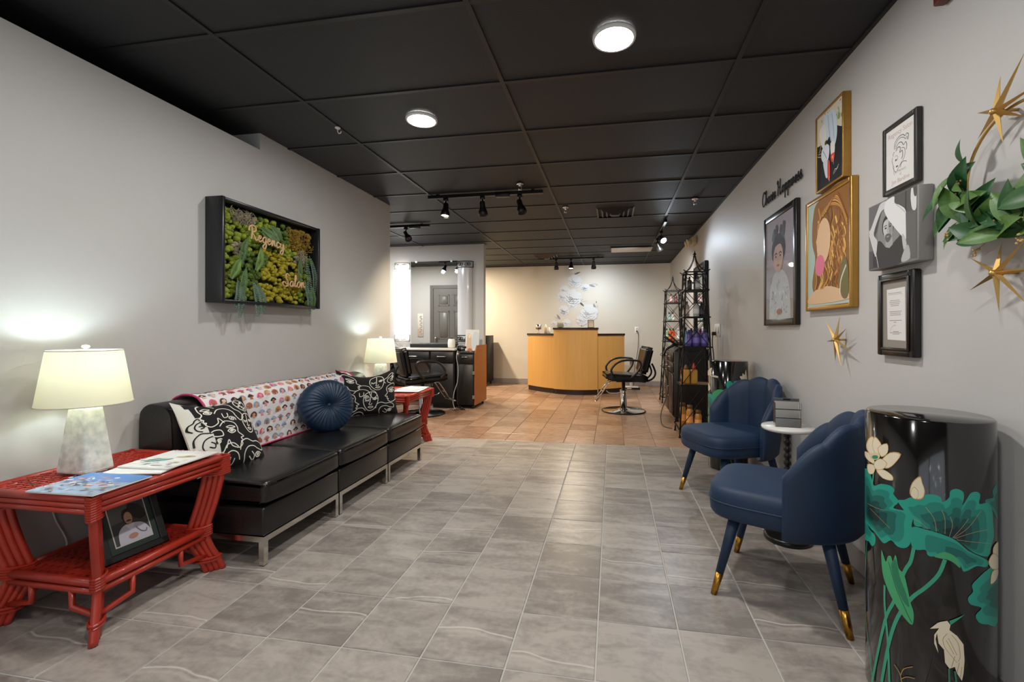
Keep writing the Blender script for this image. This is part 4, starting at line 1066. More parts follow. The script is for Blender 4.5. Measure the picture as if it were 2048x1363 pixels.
# lettered sign on the return wall (seen in the mirror)
t = thing('wall_sign', 'narrow pale lettered sign on the wall beside the grey door', 'sign', (-4.1, 4.56, 1.0))
part('board', M('sign_cream', '#d9d2c6', .6), t, (-4.16, 4.551, 1.0), (-4.03, 4.565, 1.5), .002, 1)
pr = Print(lambda u, v, h: (-4.16 + .13 * u, 4.5655 + h, 1.0 + .5 * v))
for k in range(11): pr.line([(.45, .08 + .08 * k), (.8, .08 + .08 * k)], .028, flat('#8f8a82'))
for k in range(10): pr.line([(.45 if k % 2 else .8, .08 + .08 * k), (.45 if k % 2 else .8, .16 + .08 * k)], .08, flat('#8f8a82'))
pr.poly(smooth([(.05, .05), (.3, .1), (.35, .3), (.1, .35)], 4, True), flat('#c9a58c')).build('lettering', t)
# black cabinet beyond the partition
t = thing('black_cabinet', 'tall black cabinet on casters by the back wall beyond the partition', 'cabinet', (-2.75, 9.0, 0))
part('body', blk, t, (-3.0, 8.75, .07), (-2.515, 9.25, 1.03), .004, 1); part('door', blk, t, (-2.98, 8.735, .09), (-2.54, 8.75, 1.0), .004, 1)
for x in (-2.95, -2.56):
    for y in (8.8, 9.2): MB().lathe([(0, -.012), (.03, -.012), (.033, 0), (.03, .012), (0, .012)], n=16, mat=Matrix.Translation((x, y, .033)) @ Matrix.Rotation(PI / 2, 4, 'Y')).box((x - .008, y - .008, .03), (x + .008, y + .008, .075)).build('caster', black_metal, t)

# ================================================================ STYLING CHAIRS
vinyl = M('vinyl_black', '#121313', .3, bump=.1, bscale=90, spec=.6)
def styling_chair(label, loc, rz, src=None):
    if src:
        c = copy_tree(src); c.location = loc; c.rotation_euler = (0, 0, rz); c['label'] = label; return c
    t = thing('styling_chair', label, 'salon chair', loc, rz, 'styling chairs'); ORG[t.name] = (0, 0, 0)
    MB().lathe([(.0, 0), (.3, 0), (.305, .006), (.29, .014), (.1, .024), (.07, .04), (.055, .045)], n=56).build('base_plate', chrome, t, org=(0, 0, 0))
    rim = [(.3 * math.cos(2 * PI * k / 56), .3 * math.sin(2 * PI * k / 56), .008) for k in range(56)]
    MB().tube(rim, .009, 8, closed=True).build('base_rim', black_metal, t, org=(0, 0, 0))
    MB().lathe([(.045, .035), (.045, .28), (.05, .285), (.05, .30), (.026, .305), (.026, .43)], n=28).build('column', chrome, t, org=(0, 0, 0))
    MB().tube(smooth([(-.04, .0, .265), (-.12, .02, .25), (-.2, .03, .255), (-.235, .035, .285)], 4), .007, 8).build('pump_lever', chrome, t, org=(0, 0, 0))
    MB().rbox((-.12, -.12, .42), (.16, .12, .45), .006, 1).build('seat_plate', black_metal, t, org=(0, 0, 0))
    def sq(p): return (p[0], p[1], p[2] + .02 * (p[0] / .28) ** 2 * (1 if p[0] < 0 else -.3) - .05 * max(0, p[0]) + .006 * math.cos(p[1] * 6))
    bm = bmesh.new(); bmesh.ops.create_cube(bm, size=1)
    for v in bm.verts: v.co = Vector((v.co.x * .57 + .015, v.co.y * .5, .49 + v.co.z * .095))
    bmesh.ops.subdivide_edges(bm, edges=list(bm.edges), cuts=6, use_grid_fill=True)
    sh = [e for e in bm.edges if len(e.link_faces) == 2 and e.link_faces[0].normal.dot(e.link_faces[1].normal) < .5]
    bmesh.ops.bevel(bm, geom=sh, offset=.032, segments=3, affect='EDGES')
    q = MB(); q._bm(bm, 0, None, True, sq); q.build('seat', vinyl, t, org=(0, 0, 0))
    bm = bmesh.new(); bmesh.ops.create_cube(bm, size=1)
    for v in bm.verts: v.co = Vector((v.co.x * .10, v.co.y * (.50 if v.co.z > 0 else .42), v.co.z * .38))
    bmesh.ops.subdivide_edges(bm, edges=list(bm.edges), cuts=5, use_grid_fill=True)
    sh = [e for e in bm.edges if len(e.link_faces) == 2 and e.link_faces[0].normal.dot(e.link_faces[1].normal) < .5]
    bmesh.ops.bevel(bm, geom=sh, offset=.035, segments=3, affect='EDGES')
    q = MB(); q._bm(bm, 0, Matrix.Translation((.305, 0, .72)) @ Matrix.Rotation(.24, 4, 'Y'), True, lambda p: (p.x + .10 * (p.y / .25) ** 2 * -.25, p.y, p.z)); q.build('backrest', vinyl, t, org=(0, 0, 0))
    for y in (-.12, .12):
        MB().tube(smooth([(.1, y, .44), (.28, y, .435), (.38, y, .47), (.42, y, .54), (.40, y, .62), (.37, y, .68)], 4), .013, 8, flat_=1).build('back_bracket', black_metal, t, org=(0, 0, 0))
    for sg in (1, -1):
        y = sg * .275
        pts = smooth([(.06, sg * .24, .49), (.13, y, .56), (.185, y, .66), (.17, y, .72), (.10, y, .735), (-.02, y, .735), (-.13, y, .70), (-.205, y, .62), (-.20, y, .55), (-.16, sg * .25, .5)], 5)
        MB().tube(pts, .015, 10, flat_=1).build('armrest', M('armrest_urethane', '#17140f', .4), t, org=(0, 0, 0))
    q = MB()
    for y in (-.09, .09): q.tube([(-.12, y, .435), (-.2, y, .43), (-.36, y, .2)], .009, 8)
    q.tube(smooth([(-.36, -.09, .2), (-.41, -.17, .165), (-.42, 0, .16), (-.41, .17, .165), (-.36, .09, .2)], 5), .011, 8).tube([(-.30, -.09, .29), (-.30, .09, .29)], .007, 8)
    q.build('footrest', chrome, t, org=(0, 0, 0))
    return t
sc = styling_chair('black styling chair with chrome disc base in front of the reception desk', (.152, 6.42, 0), R(8))
styling_chair('black styling chair at the styling counter behind the far red table', (-2.56, 5.73, 0), R(225), sc)

# ================================================================ RECEPTION DESK
maple = M('desk_maple_veneer', '#d8a75e', .4, var=.35, vscale=3, stretch=(14, 14, .6), col2='#c89149')
wenge = M('desk_dark_top', '#2a1712', .35)
def dy(x): return 7.84 + .62 * (x + .66) ** 2
t = thing('reception_desk', 'curved maple reception desk with dark tops and a taller centre', 'reception desk', (-.7, 8.2, 0))
def seg(x0, x1, off, z, nm):
    n = 14; X = [x0 + (x1 - x0) * k / n for k in range(n + 1)]
    def solid(za, zb, f0, b0, xa=0):
        q = MB(); fr = [(x0 - xa if k == 0 else x1 + xa if k == n else x, dy(x) + off + f0) for k, x in enumerate(X)]; bk = [(x, y + b0) for x, y in fr]
        m_ = n + 1; vs = [(x, y, zz) for zz in (za, zb) for x, y in fr] + [(x, y, zz) for zz in (za, zb) for x, y in bk]
        fs = []
        for k in range(n):
            fs += [(k, k + 1, m_ + k + 1, m_ + k), (2 * m_ + k + 1, 2 * m_ + k, 3 * m_ + k, 3 * m_ + k + 1), (m_ + k, m_ + k + 1, 3 * m_ + k + 1, 3 * m_ + k), (k + 1, k, 2 * m_ + k, 2 * m_ + k + 1)]
        fs += [(0, m_, 3 * m_, 2 * m_), (n, 2 * m_ + n, 3 * m_ + n, m_ + n)]
        return q.add(vs, fs)
    solid(.09, z - .035, 0, .32).build(nm, maple, t)
    solid(z - .035, z, -.025, .39, .012).build('countertop', wenge, t)
    solid(0, .09, .025, .28, -.01).build('toe_kick', wenge, t)
seg(-1.615, -1.045, .05, 1.08, 'side_section'); seg(-1.043, -.262, 0, 1.187, 'centre_section'); seg(-.26, .215, .05, 1.08, 'side_section')
# things on the desk
def on(u, v, y): return onY(u, v, y)
silver = M('silver_hammered', '#c8c0b2', .25, 1, bump=.6, bscale=60)
t = thing('candle_holder', 'silver mosaic goblet candle holder on the desk', 'candle holder', (-1.395, 8.4, 1.081))
MB().lathe([(.035, 0), (.03, .006), (.006, .012), (.006, .07), (.045, .078), (.055, .085), (.055, .17), (.05, .17), (.05, .09)], (-1.395, 8.4, 1.081), 24, cap=False).build('goblet', silver, t)
t = thing('lotion_bottle', 'cream pump bottle with printed flowers on the desk', 'bottle', (-1.24, 8.3, 1.081))
MB().rbox((-1.27, 8.27, 1.081), (-1.21, 8.33, 1.21), .012, 2).build('body', M('bottle_cream', '#d9c9a6', .35, var=.7, vscale=50, col2='#a98c60'), t)
MB().lathe([(.014, .129), (.014, .15), (.006, .152), (.006, .175)], (-1.24, 8.3, 1.081), 14).box((-1.262, 8.294, 1.252), (-1.234, 8.306, 1.262)).build('pump', white_plastic, t)
t = thing('white_bottle', 'small plain white bottle beside the pump bottle', 'bottle', (-1.175, 8.3, 1.081))
MB().lathe([(.022, 0), (.024, .01), (.024, .09), (.012, .1), (.012, .115), (0, .115)], (-1.175, 8.3, 1.081), 18).build('body', white_plastic, t)
t = thing('card_stand', 'grey card in a dark stand on the raised desk centre', 'card stand', (-.945, 8.1, 1.188))
part('card', M('card_grey', '#a8a290', .6), t, (-1.0, 8.1, 1.19), (-.88, 8.106, 1.288), .002, 1); part('stand', wenge, t, (-.975, 8.085, 1.188), (-.905, 8.13, 1.198), .002, 1)
t = thing('photo_frame', 'small dark frame with a cream card on the raised desk centre', 'photo frame', (-.38, 8.1, 1.188))
m = Matrix.Translation((-.385, 8.1, 1.188)) @ Matrix.Rotation(.12, 4, 'Z') @ Matrix.Rotation(-.25, 4, 'X')
q = MB()
for lo, hi in (((-.055, 0), (-.047, .145)), ((.047, 0), (.055, .145)), ((-.055, 0), (.055, .008)), ((-.055, .137), (.055, .145))): q.box((lo[0], 0, lo[1]), (hi[0], .014, hi[1]), mat=m)
q.build('frame', wenge, t); MB().box((-.05, .004, .005), (.05, .012, .14), mat=m).build('card', M('card_cream', '#c9b797', .6), t)
MB().bar(m @ Vector((0, .012, .1)), m @ Vector((0, .06, .012)), .02, .003).build('easel_back', wenge, t)
# flower decal
t = thing('flower_decal', 'black and white peony wall decal above the reception desk', 'wall decal', (-.74, WB - .002, 1.2))
pr = Print(lambda u, v, h: (onY(1080 + u / 10.486, 530 + v / 10.486, WB)[0], WB - .0006 - h, onY(1080 + u / 10.486, 530 + v / 10.486, WB)[1]), .000012)
WH, GR, DK, MID = flat('#d2d3d3'), flat('#83858a'), flat('#4a4b50'), flat('#b4b5b7')
rr = random.Random(21)
def peony(cx, cy, r, tight=False, out=GR):
    for ring, (f, n) in enumerate(((.72, 9), (.5, 8), (.3, 6), (.12, 4))):
        for k in range(n):
            a = 2 * PI * k / n + ring * .5 + rr.uniform(-.2, .2); pr_ = r * (.42 - .07 * ring)
            px, py = cx + r * f * math.cos(a), cy + r * f * math.sin(a)
            e = smooth([(px + pr_ * (1 + rr.uniform(-.15, .15)) * math.cos(b) , py + pr_ * .9 * (1 + rr.uniform(-.15, .15)) * math.sin(b)) for b in [2 * PI * j / 7 for j in range(7)]], 3, True)
            pr.poly(e, WH if (k + ring) % 4 else MID if ring > 1 else WH)
            pr.line(e[int(len(e) * .1):int(len(e) * .55)], r * ((.05 if not tight else .075) if ring else .03), out if ring else GR)
def dleaf(x0, y0, x1, y1, w_, m_):
    dx_, dy_ = x1 - x0, y1 - y0; l = math.hypot(dx_, dy_); nx, ny = -dy_ / l * w_, dx_ / l * w_
    pr.poly(smooth([(x0, y0), (x0 + dx_ * .4 + nx, y0 + dy_ * .4 + ny), (x1, y1), (x0 + dx_ * .4 - nx, y0 + dy_ * .4 - ny)], 4, True), m_)
for a in ((730, 190, 850, 140, 16, DK), (735, 220, 725, 150, 8, DK), (700, 220, 660, 150, 8, MID), (1030, 410, 1160, 455, 22, GR), (1060, 400, 1200, 390, 16, MID), (1160, 415, 1220, 410, 6, GR),
          (830, 775, 925, 865, 20, DK), (840, 760, 915, 700, 12, MID), (860, 770, 1000, 750, 10, MID), (1160, 920, 1125, 800, 22, GR), (1180, 800, 1182, 745, 8, DK), (1190, 900, 1215, 830, 14, MID),
          (425, 1140, 350, 1030, 22, GR), (390, 1140, 300, 1070, 16, MID), (770, 1125, 830, 1200, 14, DK), (790, 1240, 850, 1215, 10, GR), (872, 1290, 872, 1235, 8, DK), (245, 1230, 340, 1145, 8, GR)): dleaf(*a)
for a in ((730, 340, 130), (510, 520, 90), (480, 660, 110), (690, 850, 80), (690, 680, 165, False, DK), (945, 470, 82, True, DK), (500, 950, 100, True, DK), (560, 1215, 85), (300, 1220, 60), (880, 1150, 110), (1030, 1000, 165, False, GR)): peony(*a)
pr.build('print', t)
# outlet, white table, power strip
def outlet(name, label, lo, hi, axis):
    t = thing(name, label, 'wall outlet', ((lo[0] + hi[0]) / 2, (lo[1] + hi[1]) / 2, lo[2]))
    part('plate', white_plastic, t, lo, hi, .003, 1)
    return t
o_ = outlet('wall_outlet', 'white wall outlet with a cord on the back wall', (.45, WB - .008, 1.08), (.53, WB, 1.21), 'y')
for z in (1.12, 1.17): part('socket', M('socket_grey', '#b5b2ac', .4), o_, (.475, WB - .011, z - .014), (.505, WB - .008, z + .014), .003, 1)
t = thing('white_side_table', 'small white pedestal table behind the styling chair', 'side table', (.36, 9.0, 0))
MB().rbox((.19, 8.85, .535), (.53, 9.15, .56), .006, 2).build('top', M('table_white', '#cfc8c2', .4), t)
MB().rbox((.335, 8.975, .03), (.385, 9.025, .535), .004, 1).build('post', M('table_white', '#cfc8c2', .4), t); part('base', M('table_white', '#cfc8c2', .4), t, (.22, 8.88, 0), (.5, 9.12, .03), .006, 2)
t = thing('power_strip', 'black power strip on the floor under the white table', 'power strip', (.36, 8.78, 0))
part('body', black_metal, t, (.24, 8.75, 0), (.52, 8.81, .035), .006, 2); part('label_plate', white_plastic, t, (.27, 8.748, .012), (.36, 8.75, .028))
MB().tube(smooth([(.49, WB - .02, 1.12), (.52, WB - .03, 1.05), (.515, WB - .03, .8), (.49, WB - .03, .6), (.45, WB - .05, .45), (.44, 9.3, .2), (.42, 9.26, .03)], 5), .006, 6).box((.478, WB - .035, 1.105), (.502, WB - .011, 1.135)).build('cord', M('cord_dark', '#2b2b2b', .5), t)
# ================================================================ RIGHT SIDE: tower shelves, trolley, products
def tower(label, loc, src=None):
    if src:
        c = copy_tree(src); c.location = loc; c['label'] = label; return c
    t = thing('tower_shelf', label, 'shelf', loc, group='iron tower shelves'); X, Y, _ = loc
    def hw(z): return .182 - .06 * (z / 1.0) if z < 1.0 else .122 + (.122 - .122) - .022 * (z - 1.0) / .775 + .0
    def hw(z): return .182 - .077 * (z / 1.775) ** .85
    tiers = [.1, .565, .97, 1.29, 1.58, 1.775]
    for sx in (1, -1):
        for sy in (1, -1):
            pts = [(X + sx * hw(z), Y + sy * hw(z), z) for z in (0, .3, .6, .97, 1.3, 1.6, 1.775)]
            MB().tube(pts, .0085, 6).lathe([(.013, 0), (.013, .012), (.009, .016)], (pts[0][0], pts[0][1], 0), 10).build('leg', iron, t)
    wood_s = M('tower_shelf_board', '#8a6a46', .55, var=.3, vscale=12)
    for k, z in enumerate(tiers):
        a = hw(z) + .012
        q = MB()
        for sg in (1, -1): q.box((X - a, Y + sg * a - .007, z - .014), (X + a, Y + sg * a + .007, z)).box((X + sg * a - .007, Y - a, z - .014), (X + sg * a + .007, Y + a, z))
        q.build('shelf_frame', iron, t)
        if k < 5: part('shelf_board', wood_s if k < 2 else iron, t, (X - a + .006, Y - a + .006, z - .009), (X + a - .006, Y + a - .006, z - .002))
    for z0, z1 in zip(tiers, tiers[1:]):
        a, b = hw(z0), hw(z1)
        for ax in (0, 1):
            for sg in (1, -1):
                q = MB()
                for e in (1, -1):
                    p0 = (X + e * a, Y + sg * a, z0) if ax else (X + sg * a, Y + e * a, z0); p1 = (X - e * b, Y + sg * b, z1 - .01) if ax else (X + sg * b, Y - e * b, z1 - .01)
                    q.bar(p0, p1, .009, .006)
                q.build('cross_brace', iron, t)
    q = MB(); a = hw(1.775)
    for sx in (1, -1):
        for sy in (1, -1):
            q.tube(smooth([(X + sx * (a + .03), Y + sy * (a + .03), 1.79), (X + sx * a, Y + sy * a, 1.778), (X + sx * a * .55, Y + sy * a * .55, 1.815), (X + sx * a * .2, Y + sy * a * .2, 1.89), (X + sx * .008, Y + sy * .008, 1.945)], 4), .006, 6)
    q.build('spire', iron, t)
    MB().lathe([(.006, 1.94), (.02, 1.948), (.008, 1.958), (.018, 1.972), (.012, 1.985), (.004, 2.0), (.006, 2.008), (0, 2.016)], (X, Y, 0), 14).build('finial', iron, t)
    return t
TW1, TW2 = (.885, 5.1, 0), (.95, 7.4, 0)
tw = tower('black iron tower shelf with purple bottles, nearer the blue chairs', TW1)
tower('black iron tower shelf with orange bottles, near the back wall', TW2, tw)
def bottle(x, y, z, r, h, col, cap, label, group, neck=.35, tall_cap=.03, rough=.3):
    t = thing('bottle', label, 'bottle', (x, y, z), group=group)
    MB().lathe([(r * .9, 0), (r, .006), (r, h * .72), (r * .8, h * .8), (r * neck, h * .84), (r * neck, h * .86)], (x, y, z), 16).build('body', M('bottle_' + col.strip('#'), col, rough), t)
    MB().lathe([(r * neck * 1.15, h * .86), (r * neck * 1.15, h * .86 + tall_cap), (r * neck * .7, h * .87 + tall_cap)], (x, y, z), 14).build('cap', M('cap_' + cap.strip('#'), cap, .4), t)
    MB().lathe([(r * 1.01, h * .2), (r * 1.01, h * .5)], (x, y, z), 16, cap=False).build('label_band', M('band_' + col.strip('#'), tuple(min(1, v_ * 1.8 + .05) for v_ in lin(col)), .5), t)
ga = 'products on the nearer tower shelf'; gb = 'products on the farther tower shelf'
for dx_, dy_, r, h in ((-.075, -.09, .03, .17), (.0, -.085, .038, .19), (.085, -.09, .034, .18), (-.03, .03, .034, .19), (.07, .05, .034, .18)):
    bottle(TW1[0] + dx_, TW1[1] + dy_, .97, r, h, '#5b4f94', '#3c3560', 'purple product bottle on the nearer iron tower', ga)
bottle(TW1[0] - .098, TW1[1] - .03, .97, .024, .2, '#5f8fb4', '#1b1d22', 'light blue bottle with black cap on the nearer iron tower', ga)
bottle(TW1[0] - .08, TW1[1] + .08, .97, .022, .19, '#9a90b8', '#cfcfcf', 'pale lilac bottle with a white cap on the nearer iron tower', ga)
for dx_, dy_, r, h, c, k, l in ((.01, -.03, .032, .17, '#d8d4cc', '#3a3a3a', 'white cylinder bottle on the fourth shelf of the nearer tower'), (.075, .02, .03, .15, '#2b2a2c', '#16161a', 'black product bottle on the fourth shelf of the nearer tower'), (-.08, .0, .026, .16, '#b9a89a', '#5a4a42', 'beige product bottle on the fourth shelf of the nearer tower')):
    bottle(TW1[0] + dx_, TW1[1] + dy_, 1.29, r, h, c, k, l, ga)
for dx_, dy_, c, l in ((.03, -.02, '#b9b6b0', 'grey bottle on the top shelf of the nearer tower'), (-.05, .02, '#2d2b2c', 'dark bottle on the top shelf of the nearer tower')):
    bottle(TW1[0] + dx_, TW1[1] + dy_, 1.58, .026, .14, c, '#2a2a2a', l, ga)
# second shelf: jug with red cap, red box, tan jug
for dx_, lb, cap in ((-.10, 'tan jug with a brown cap beside the red box', '#7a5a34'), (-.02, 'tan jug with a tall red nozzle', '#c8281e')):
    x, y, z = TW1[0] + dx_, TW1[1] - .07, .565; t = thing('product_jug', lb, 'bottle', (x, y, z), group=ga)
    MB().rbox((x - .034, y - .045, z), (x + .034, y + .045, z + .155), .014, 3).build('body', M('jug_tan', '#c9953f', .4, var=.2, vscale=20), t)
    MB().lathe([(.018, .15), (.018, .18), (.01, .2), (.008, .225 if cap == '#c8281e' else .205)], (x, y, z), 14).build('cap', M('cap_' + cap.strip('#'), cap, .4), t)
x, y, z = TW1[0] - .105, TW1[1] + .04, .565
t = thing('product_box', 'red printed product box on the nearer tower', 'box', (x, y, z), group=ga)
part('carton', M('box_red', '#a52226', .5), t, (x - .028, y - .06, z), (x + .028, y + .06, z + .16), .002, 1)
part('label_panel', M('box_label', '#d8c9b8', .5), t, (x - .0285, y - .04, z + .04), (x - .028, y + .04, z + .09)); part('gold_band', M('box_gold', '#cf9a3c', .4), t, (x - .0285, y - .055, z + .11), (x - .028, y + .055, z + .125))
for dx_, dy_, h, lb in ((-.12, .03, .24, 'tall amber bottle with a brown cap on the bottom tower shelf'), (-.06, -.06, .23, 'amber bottle in the middle of the bottom tower shelf'), (.02, -.1, .18, 'short amber bottle on the bottom tower shelf')):
    bottle(TW1[0] + dx_, TW1[1] + dy_, .1, .036, h, '#b97f3a', '#6b4a26', lb, ga, neck=.7, tall_cap=.035)
for dx_, c, cap, lb in ((-.05, '#d8541c', '#1d1b1a', 'orange spray bottle on the farther iron tower'), (.0, '#d8541c', '#1d1b1a', 'orange spray bottle on the farther iron tower'), (-.1, '#8fae86', '#2a2c28', 'green bottle on the farther iron tower'), (.075, '#c2bdb4', '#d8d4cc', 'white bottle on the farther iron tower')):
    bottle(TW2[0] + dx_, TW2[1] - .06, .97, .026, .2, c, cap, lb, gb)
for dx_, z, c, lb in ((-.06, 1.29, '#7f9a94', 'grey-green jar on the fourth shelf of the farther tower'), (.0, 1.29, '#b9b4a8', 'pale jar on the fourth shelf of the farther tower'), (-.03, 1.58, '#b08a86', 'dusty pink bottle on the top shelf of the farther tower'), (.04, 1.58, '#6b3f44', 'maroon bottle on the top shelf of the farther tower')):
    bottle(TW2[0] + dx_, TW2[1] - .03, z, .026, .13, c, '#3a3636', lb, gb)
# black trolley between the towers
t = thing('salon_trolley', 'black salon trolley between the two iron towers', 'trolley', (.93, 6.08, 0))
part('body', blk, t, (.745, 5.68, .07), (1.12, 6.48, .885), .004, 1)
MB().prism([(.745, .885), (1.12, .885), (1.12, .93), (.80, .93)], .8, lambda u, v, w_: (u, 5.68 + w_, v)).build('top', blk, t)
br = M('trolley_front_brown', '#2c211a', .4)
for y0, y1 in ((5.70, 6.07), (6.09, 6.46)):
    d = part('door', br, t, (.727, y0, .09), (.745, y1, .6), .004, 1); handle(d, (.727, (y0 + y1) / 2 + .12, .3), (.727, (y0 + y1) / 2 + .12, .42), (-.024, 0, 0))
    for z in (.62, .75):
        d = part('drawer', br, t, (.727, y0, z), (.745, y1, z + .12), .004, 1); handle(d, (.727, (y0 + y1) / 2 - .05, z + .06), (.727, (y0 + y1) / 2 + .05, z + .06), (-.02, 0, 0))
for x in (.79, 1.07):
    for y in (5.73, 6.43): MB().lathe([(0, -.012), (.028, -.012), (.032, 0), (.028, .012), (0, .012)], n=16, mat=Matrix.Translation((x, y, .032)) @ Matrix.Rotation(PI / 2, 4, 'Y')).box((x - .007, y - .007, .03), (x + .007, y + .007, .072)).build('caster', black_metal, t)
# hot tools on the trolley and their cords
FI = t = thing('flat_iron', 'black flat iron standing in the trolley tool holder', 'hair tool', (.74, 5.95, .93))
MB().rbox((-.014, -.012, 0), (.014, .012, .22), .006, 2, mat=Matrix.Translation((.83, 5.9, .935)) @ Matrix.Rotation(-.95, 4, 'Y')).build('plate_arm', black_metal, t)
MB().rbox((-.012, -.012, 0), (.012, .012, .22), .006, 2, mat=Matrix.Translation((.86, 5.9, .945)) @ Matrix.Rotation(-.8, 4, 'Y')).build('plate_arm', M('tool_grey', '#3a393b', .3), t)
t = thing('hair_dryer', 'black hair dryer lying on top of the trolley', 'hair dryer', (.86, 6.1, .931))
MB().lathe([(.03, -.1), (.036, -.08), (.042, 0), (.036, .07), (.026, .11), (.022, .11)], n=18, mat=Matrix.Translation((.87, 6.08, .975)) @ Matrix.Rotation(PI / 2, 4, 'X') @ Matrix.Rotation(.3, 4, 'Y')).build('barrel', black_metal, t)
MB().tube([(.87, 6.08, .965), (.80, 6.02, .95), (.76, 5.98, .95)], .016, 10).build('grip', black_metal, t)
CI = t = thing('curling_iron', 'black curling iron hooked over the trolley edge with a ring end', 'hair tool', (.68, 5.85, .84))
MB().tube(smooth([(.76, 5.86, .945), (.71, 5.86, .925), (.66, 5.86, .88), (.645, 5.86, .82)], 4), [.014] * 13, 8).build('grip', black_metal, t)
MB().tube([(.615 + .014 * math.cos(2 * PI * k / 14), 5.86, .835 + .014 * math.sin(2 * PI * k / 14)) for k in range(14)], .0035, 6, closed=True).build('ring', black_metal, t)
cordm = M('cord_black', '#161616', .5)
MB().tube(smooth([(.645, 5.86, .82), (.655, 5.84, .65), (.69, 5.84, .45), (.67, 5.82, .3), (.60, 5.75, .12), (.585, 5.6, .02), (.60, 5.45, .008), (.63, 5.38, .008), (.68, 5.34, .008)], 6), .005, 6).build('cord', cordm, CI)
MB().tube(smooth([(.70, 5.9, 1.05), (.655, 5.9, 1.06), (.64, 5.92, .95), (.67, 5.92, .8), (.655, 5.93, .62), (.69, 5.93, .52), (.72, 5.95, .6)], 6), .004, 6).build('cord', cordm, FI)
# black-framed mirror and outlet on the right wall
t = thing('wall_mirror', 'black-framed mirror on the gallery wall behind the nearer tower', 'mirror', (WR - .02, 6.1, .95))
q = MB(); my0, my1, mz0, mz1 = 5.72, 6.5, .95, 2.0
for a, b, c, d in ((my0, my0 + .07, mz0, mz1), (my1 - .07, my1, mz0, mz1), (my0 + .07, my1 - .07, mz0, mz0 + .07), (my0 + .07, my1 - .07, mz1 - .07, mz1)): q.rbox((WR - .045, a, c), (WR - .001, b, d), .008, 2)
q.build('frame', black_metal, t); part('glass', M('mirror_silver', (.93, .95, .94), .01, 1), t, (WR - .02, my0 + .06, mz0 + .06), (WR - .012, my1 - .06, mz1 - .06))
o_ = outlet('wall_outlet', 'white wall outlet with a black plug on the gallery wall', (WR - .008, 5.10, 1.075), (WR, 5.36, 1.215), 'x')
for y in (5.17, 5.29): part('socket', M('socket_grey', '#b5b2ac', .4), o_, (WR - .011, y - .02, 1.11), (WR - .008, y + .02, 1.18), .003, 1)
tag(MB().rbox((WR - .05, 5.27, 1.085), (WR - .012, 5.32, 1.125), .006, 2).tube(smooth([(WR - .04, 5.295, 1.09), (WR - .045, 5.29, 1.0), (WR - .03, 5.28, .8), (WR - .03, 5.27, .5), (WR - .03, 5.27, .02)], 5), .006, 6).build('plug_and_cord', cordm),
    'black plug and cord hanging from the gallery wall outlet', 'cord')

# ================================================================ LACQUER PEDESTALS
lacquer = M('lacquer_black', '#0d0b0a', .12, coat=.6)
def cyl_map(C, r):
    """pixel -> (angle, height) on a vertical cylinder, clamped to the visible side"""
    d0 = math.hypot(C[0], C[1]); vx, vy = C[0] / d0, C[1] / d0
    def f(u, v):
        d = ray(u, v); a = d.x ** 2 + d.y ** 2; b = -2 * (d.x * C[0] + d.y * C[1]); c = d0 ** 2 - r * r
        D = b * b - 4 * a * c; t_ = (-b - math.sqrt(max(D, 0))) / (2 * a); px, py = d.x * t_ - C[0], d.y * t_ - C[1]
        return (math.atan2(px * vy - py * vx, -(px * vx + py * vy)), CAM_H + d.z * t_)
    def g(phi, z, h):
        R_ = r + .0004 + h
        return (C[0] + R_ * (-vx * math.cos(phi) + vy * math.sin(phi)), C[1] + R_ * (-vy * math.cos(phi) - vx * math.sin(phi)), z)
    return f, g
def pedestal(C, r, H_, label):
    t = thing('lacquer_pedestal', label, 'pedestal', (C[0], C[1], 0), group='black lacquer pedestals')
    MB().lathe([(r - .004, 0), (r, .004), (r, H_ - .004), (r - .004, H_), (0, H_)], (C[0], C[1], 0), 72).build('drum', lacquer, t)
    return t
CREAM, GOLDL, TEAL, TEALD, GREEN, DARKC, STEM = [flat(c, .35) for c in ('#e6d9be', '#c09a5c', '#279a86', '#156258', '#45a06c', '#0e2b2b', '#3c9c7c')]
TEALM, TEALX = flat('#1f7f72', .35), flat('#0f4844', .35)
def shrink(p, cx, cy, k): return [(cx + (x - cx) * k, cy + (y - cy) * k) for x, y in p]
C1, r1_ = (.972, 1.587), .155
t1 = pedestal(C1, r1_, .885, 'tall black lacquer pedestal painted with lotus and heron, beside the nearer blue chair')
f1, g1 = cyl_map(C1, r1_)
cv = lambda p: f1(1680 + p[0] / 2.337, 780 + p[1] / 2.337)
pr = Print(g1, .00002)
def P1(pts, m_, sm=0): pr.poly([cv(p) for p in (smooth(pts, sm, True) if sm else pts)], m_, .025)
def L1(pts, w_, m_, sm=4):
    q = [cv(p) for p in smooth(pts, sm)]; fn = pr.fn; pr.fn = lambda a, b, h: fn(a / r1_, b, h); pr.line([(a * r1_, b) for a, b in q], w_, m_); pr.fn = fn
def leaf1(pts, c0, steps=((1, TEAL), (.82, TEALM), (.62, TEALD), (.42, TEALX), (.24, DARKC))):
    e = smooth(pts, 3, True)
    for k, m_ in steps: P1(shrink(e, *c0, k), m_)
leaf1([(735, 440), (712, 470), (715, 500), (682, 510), (680, 525), (712, 560), (738, 600)], (735, 540), ((1, TEALM), (.6, TEALD)))
leaf1([(113, 600), (140, 650), (165, 680), (165, 715), (150, 728), (135, 705), (114, 690)], (116, 620), ((1, TEAL), (.6, TEALM)))
leaf1([(113, 385), (130, 370), (145, 400), (160, 445), (190, 437), (235, 445), (255, 465), (250, 485), (275, 520), (250, 550), (320, 565), (345, 590), (335, 625), (335, 700), (310, 735), (270, 730), (240, 700), (210, 715), (190, 700), (165, 665), (140, 640), (113, 580)], (135, 575))
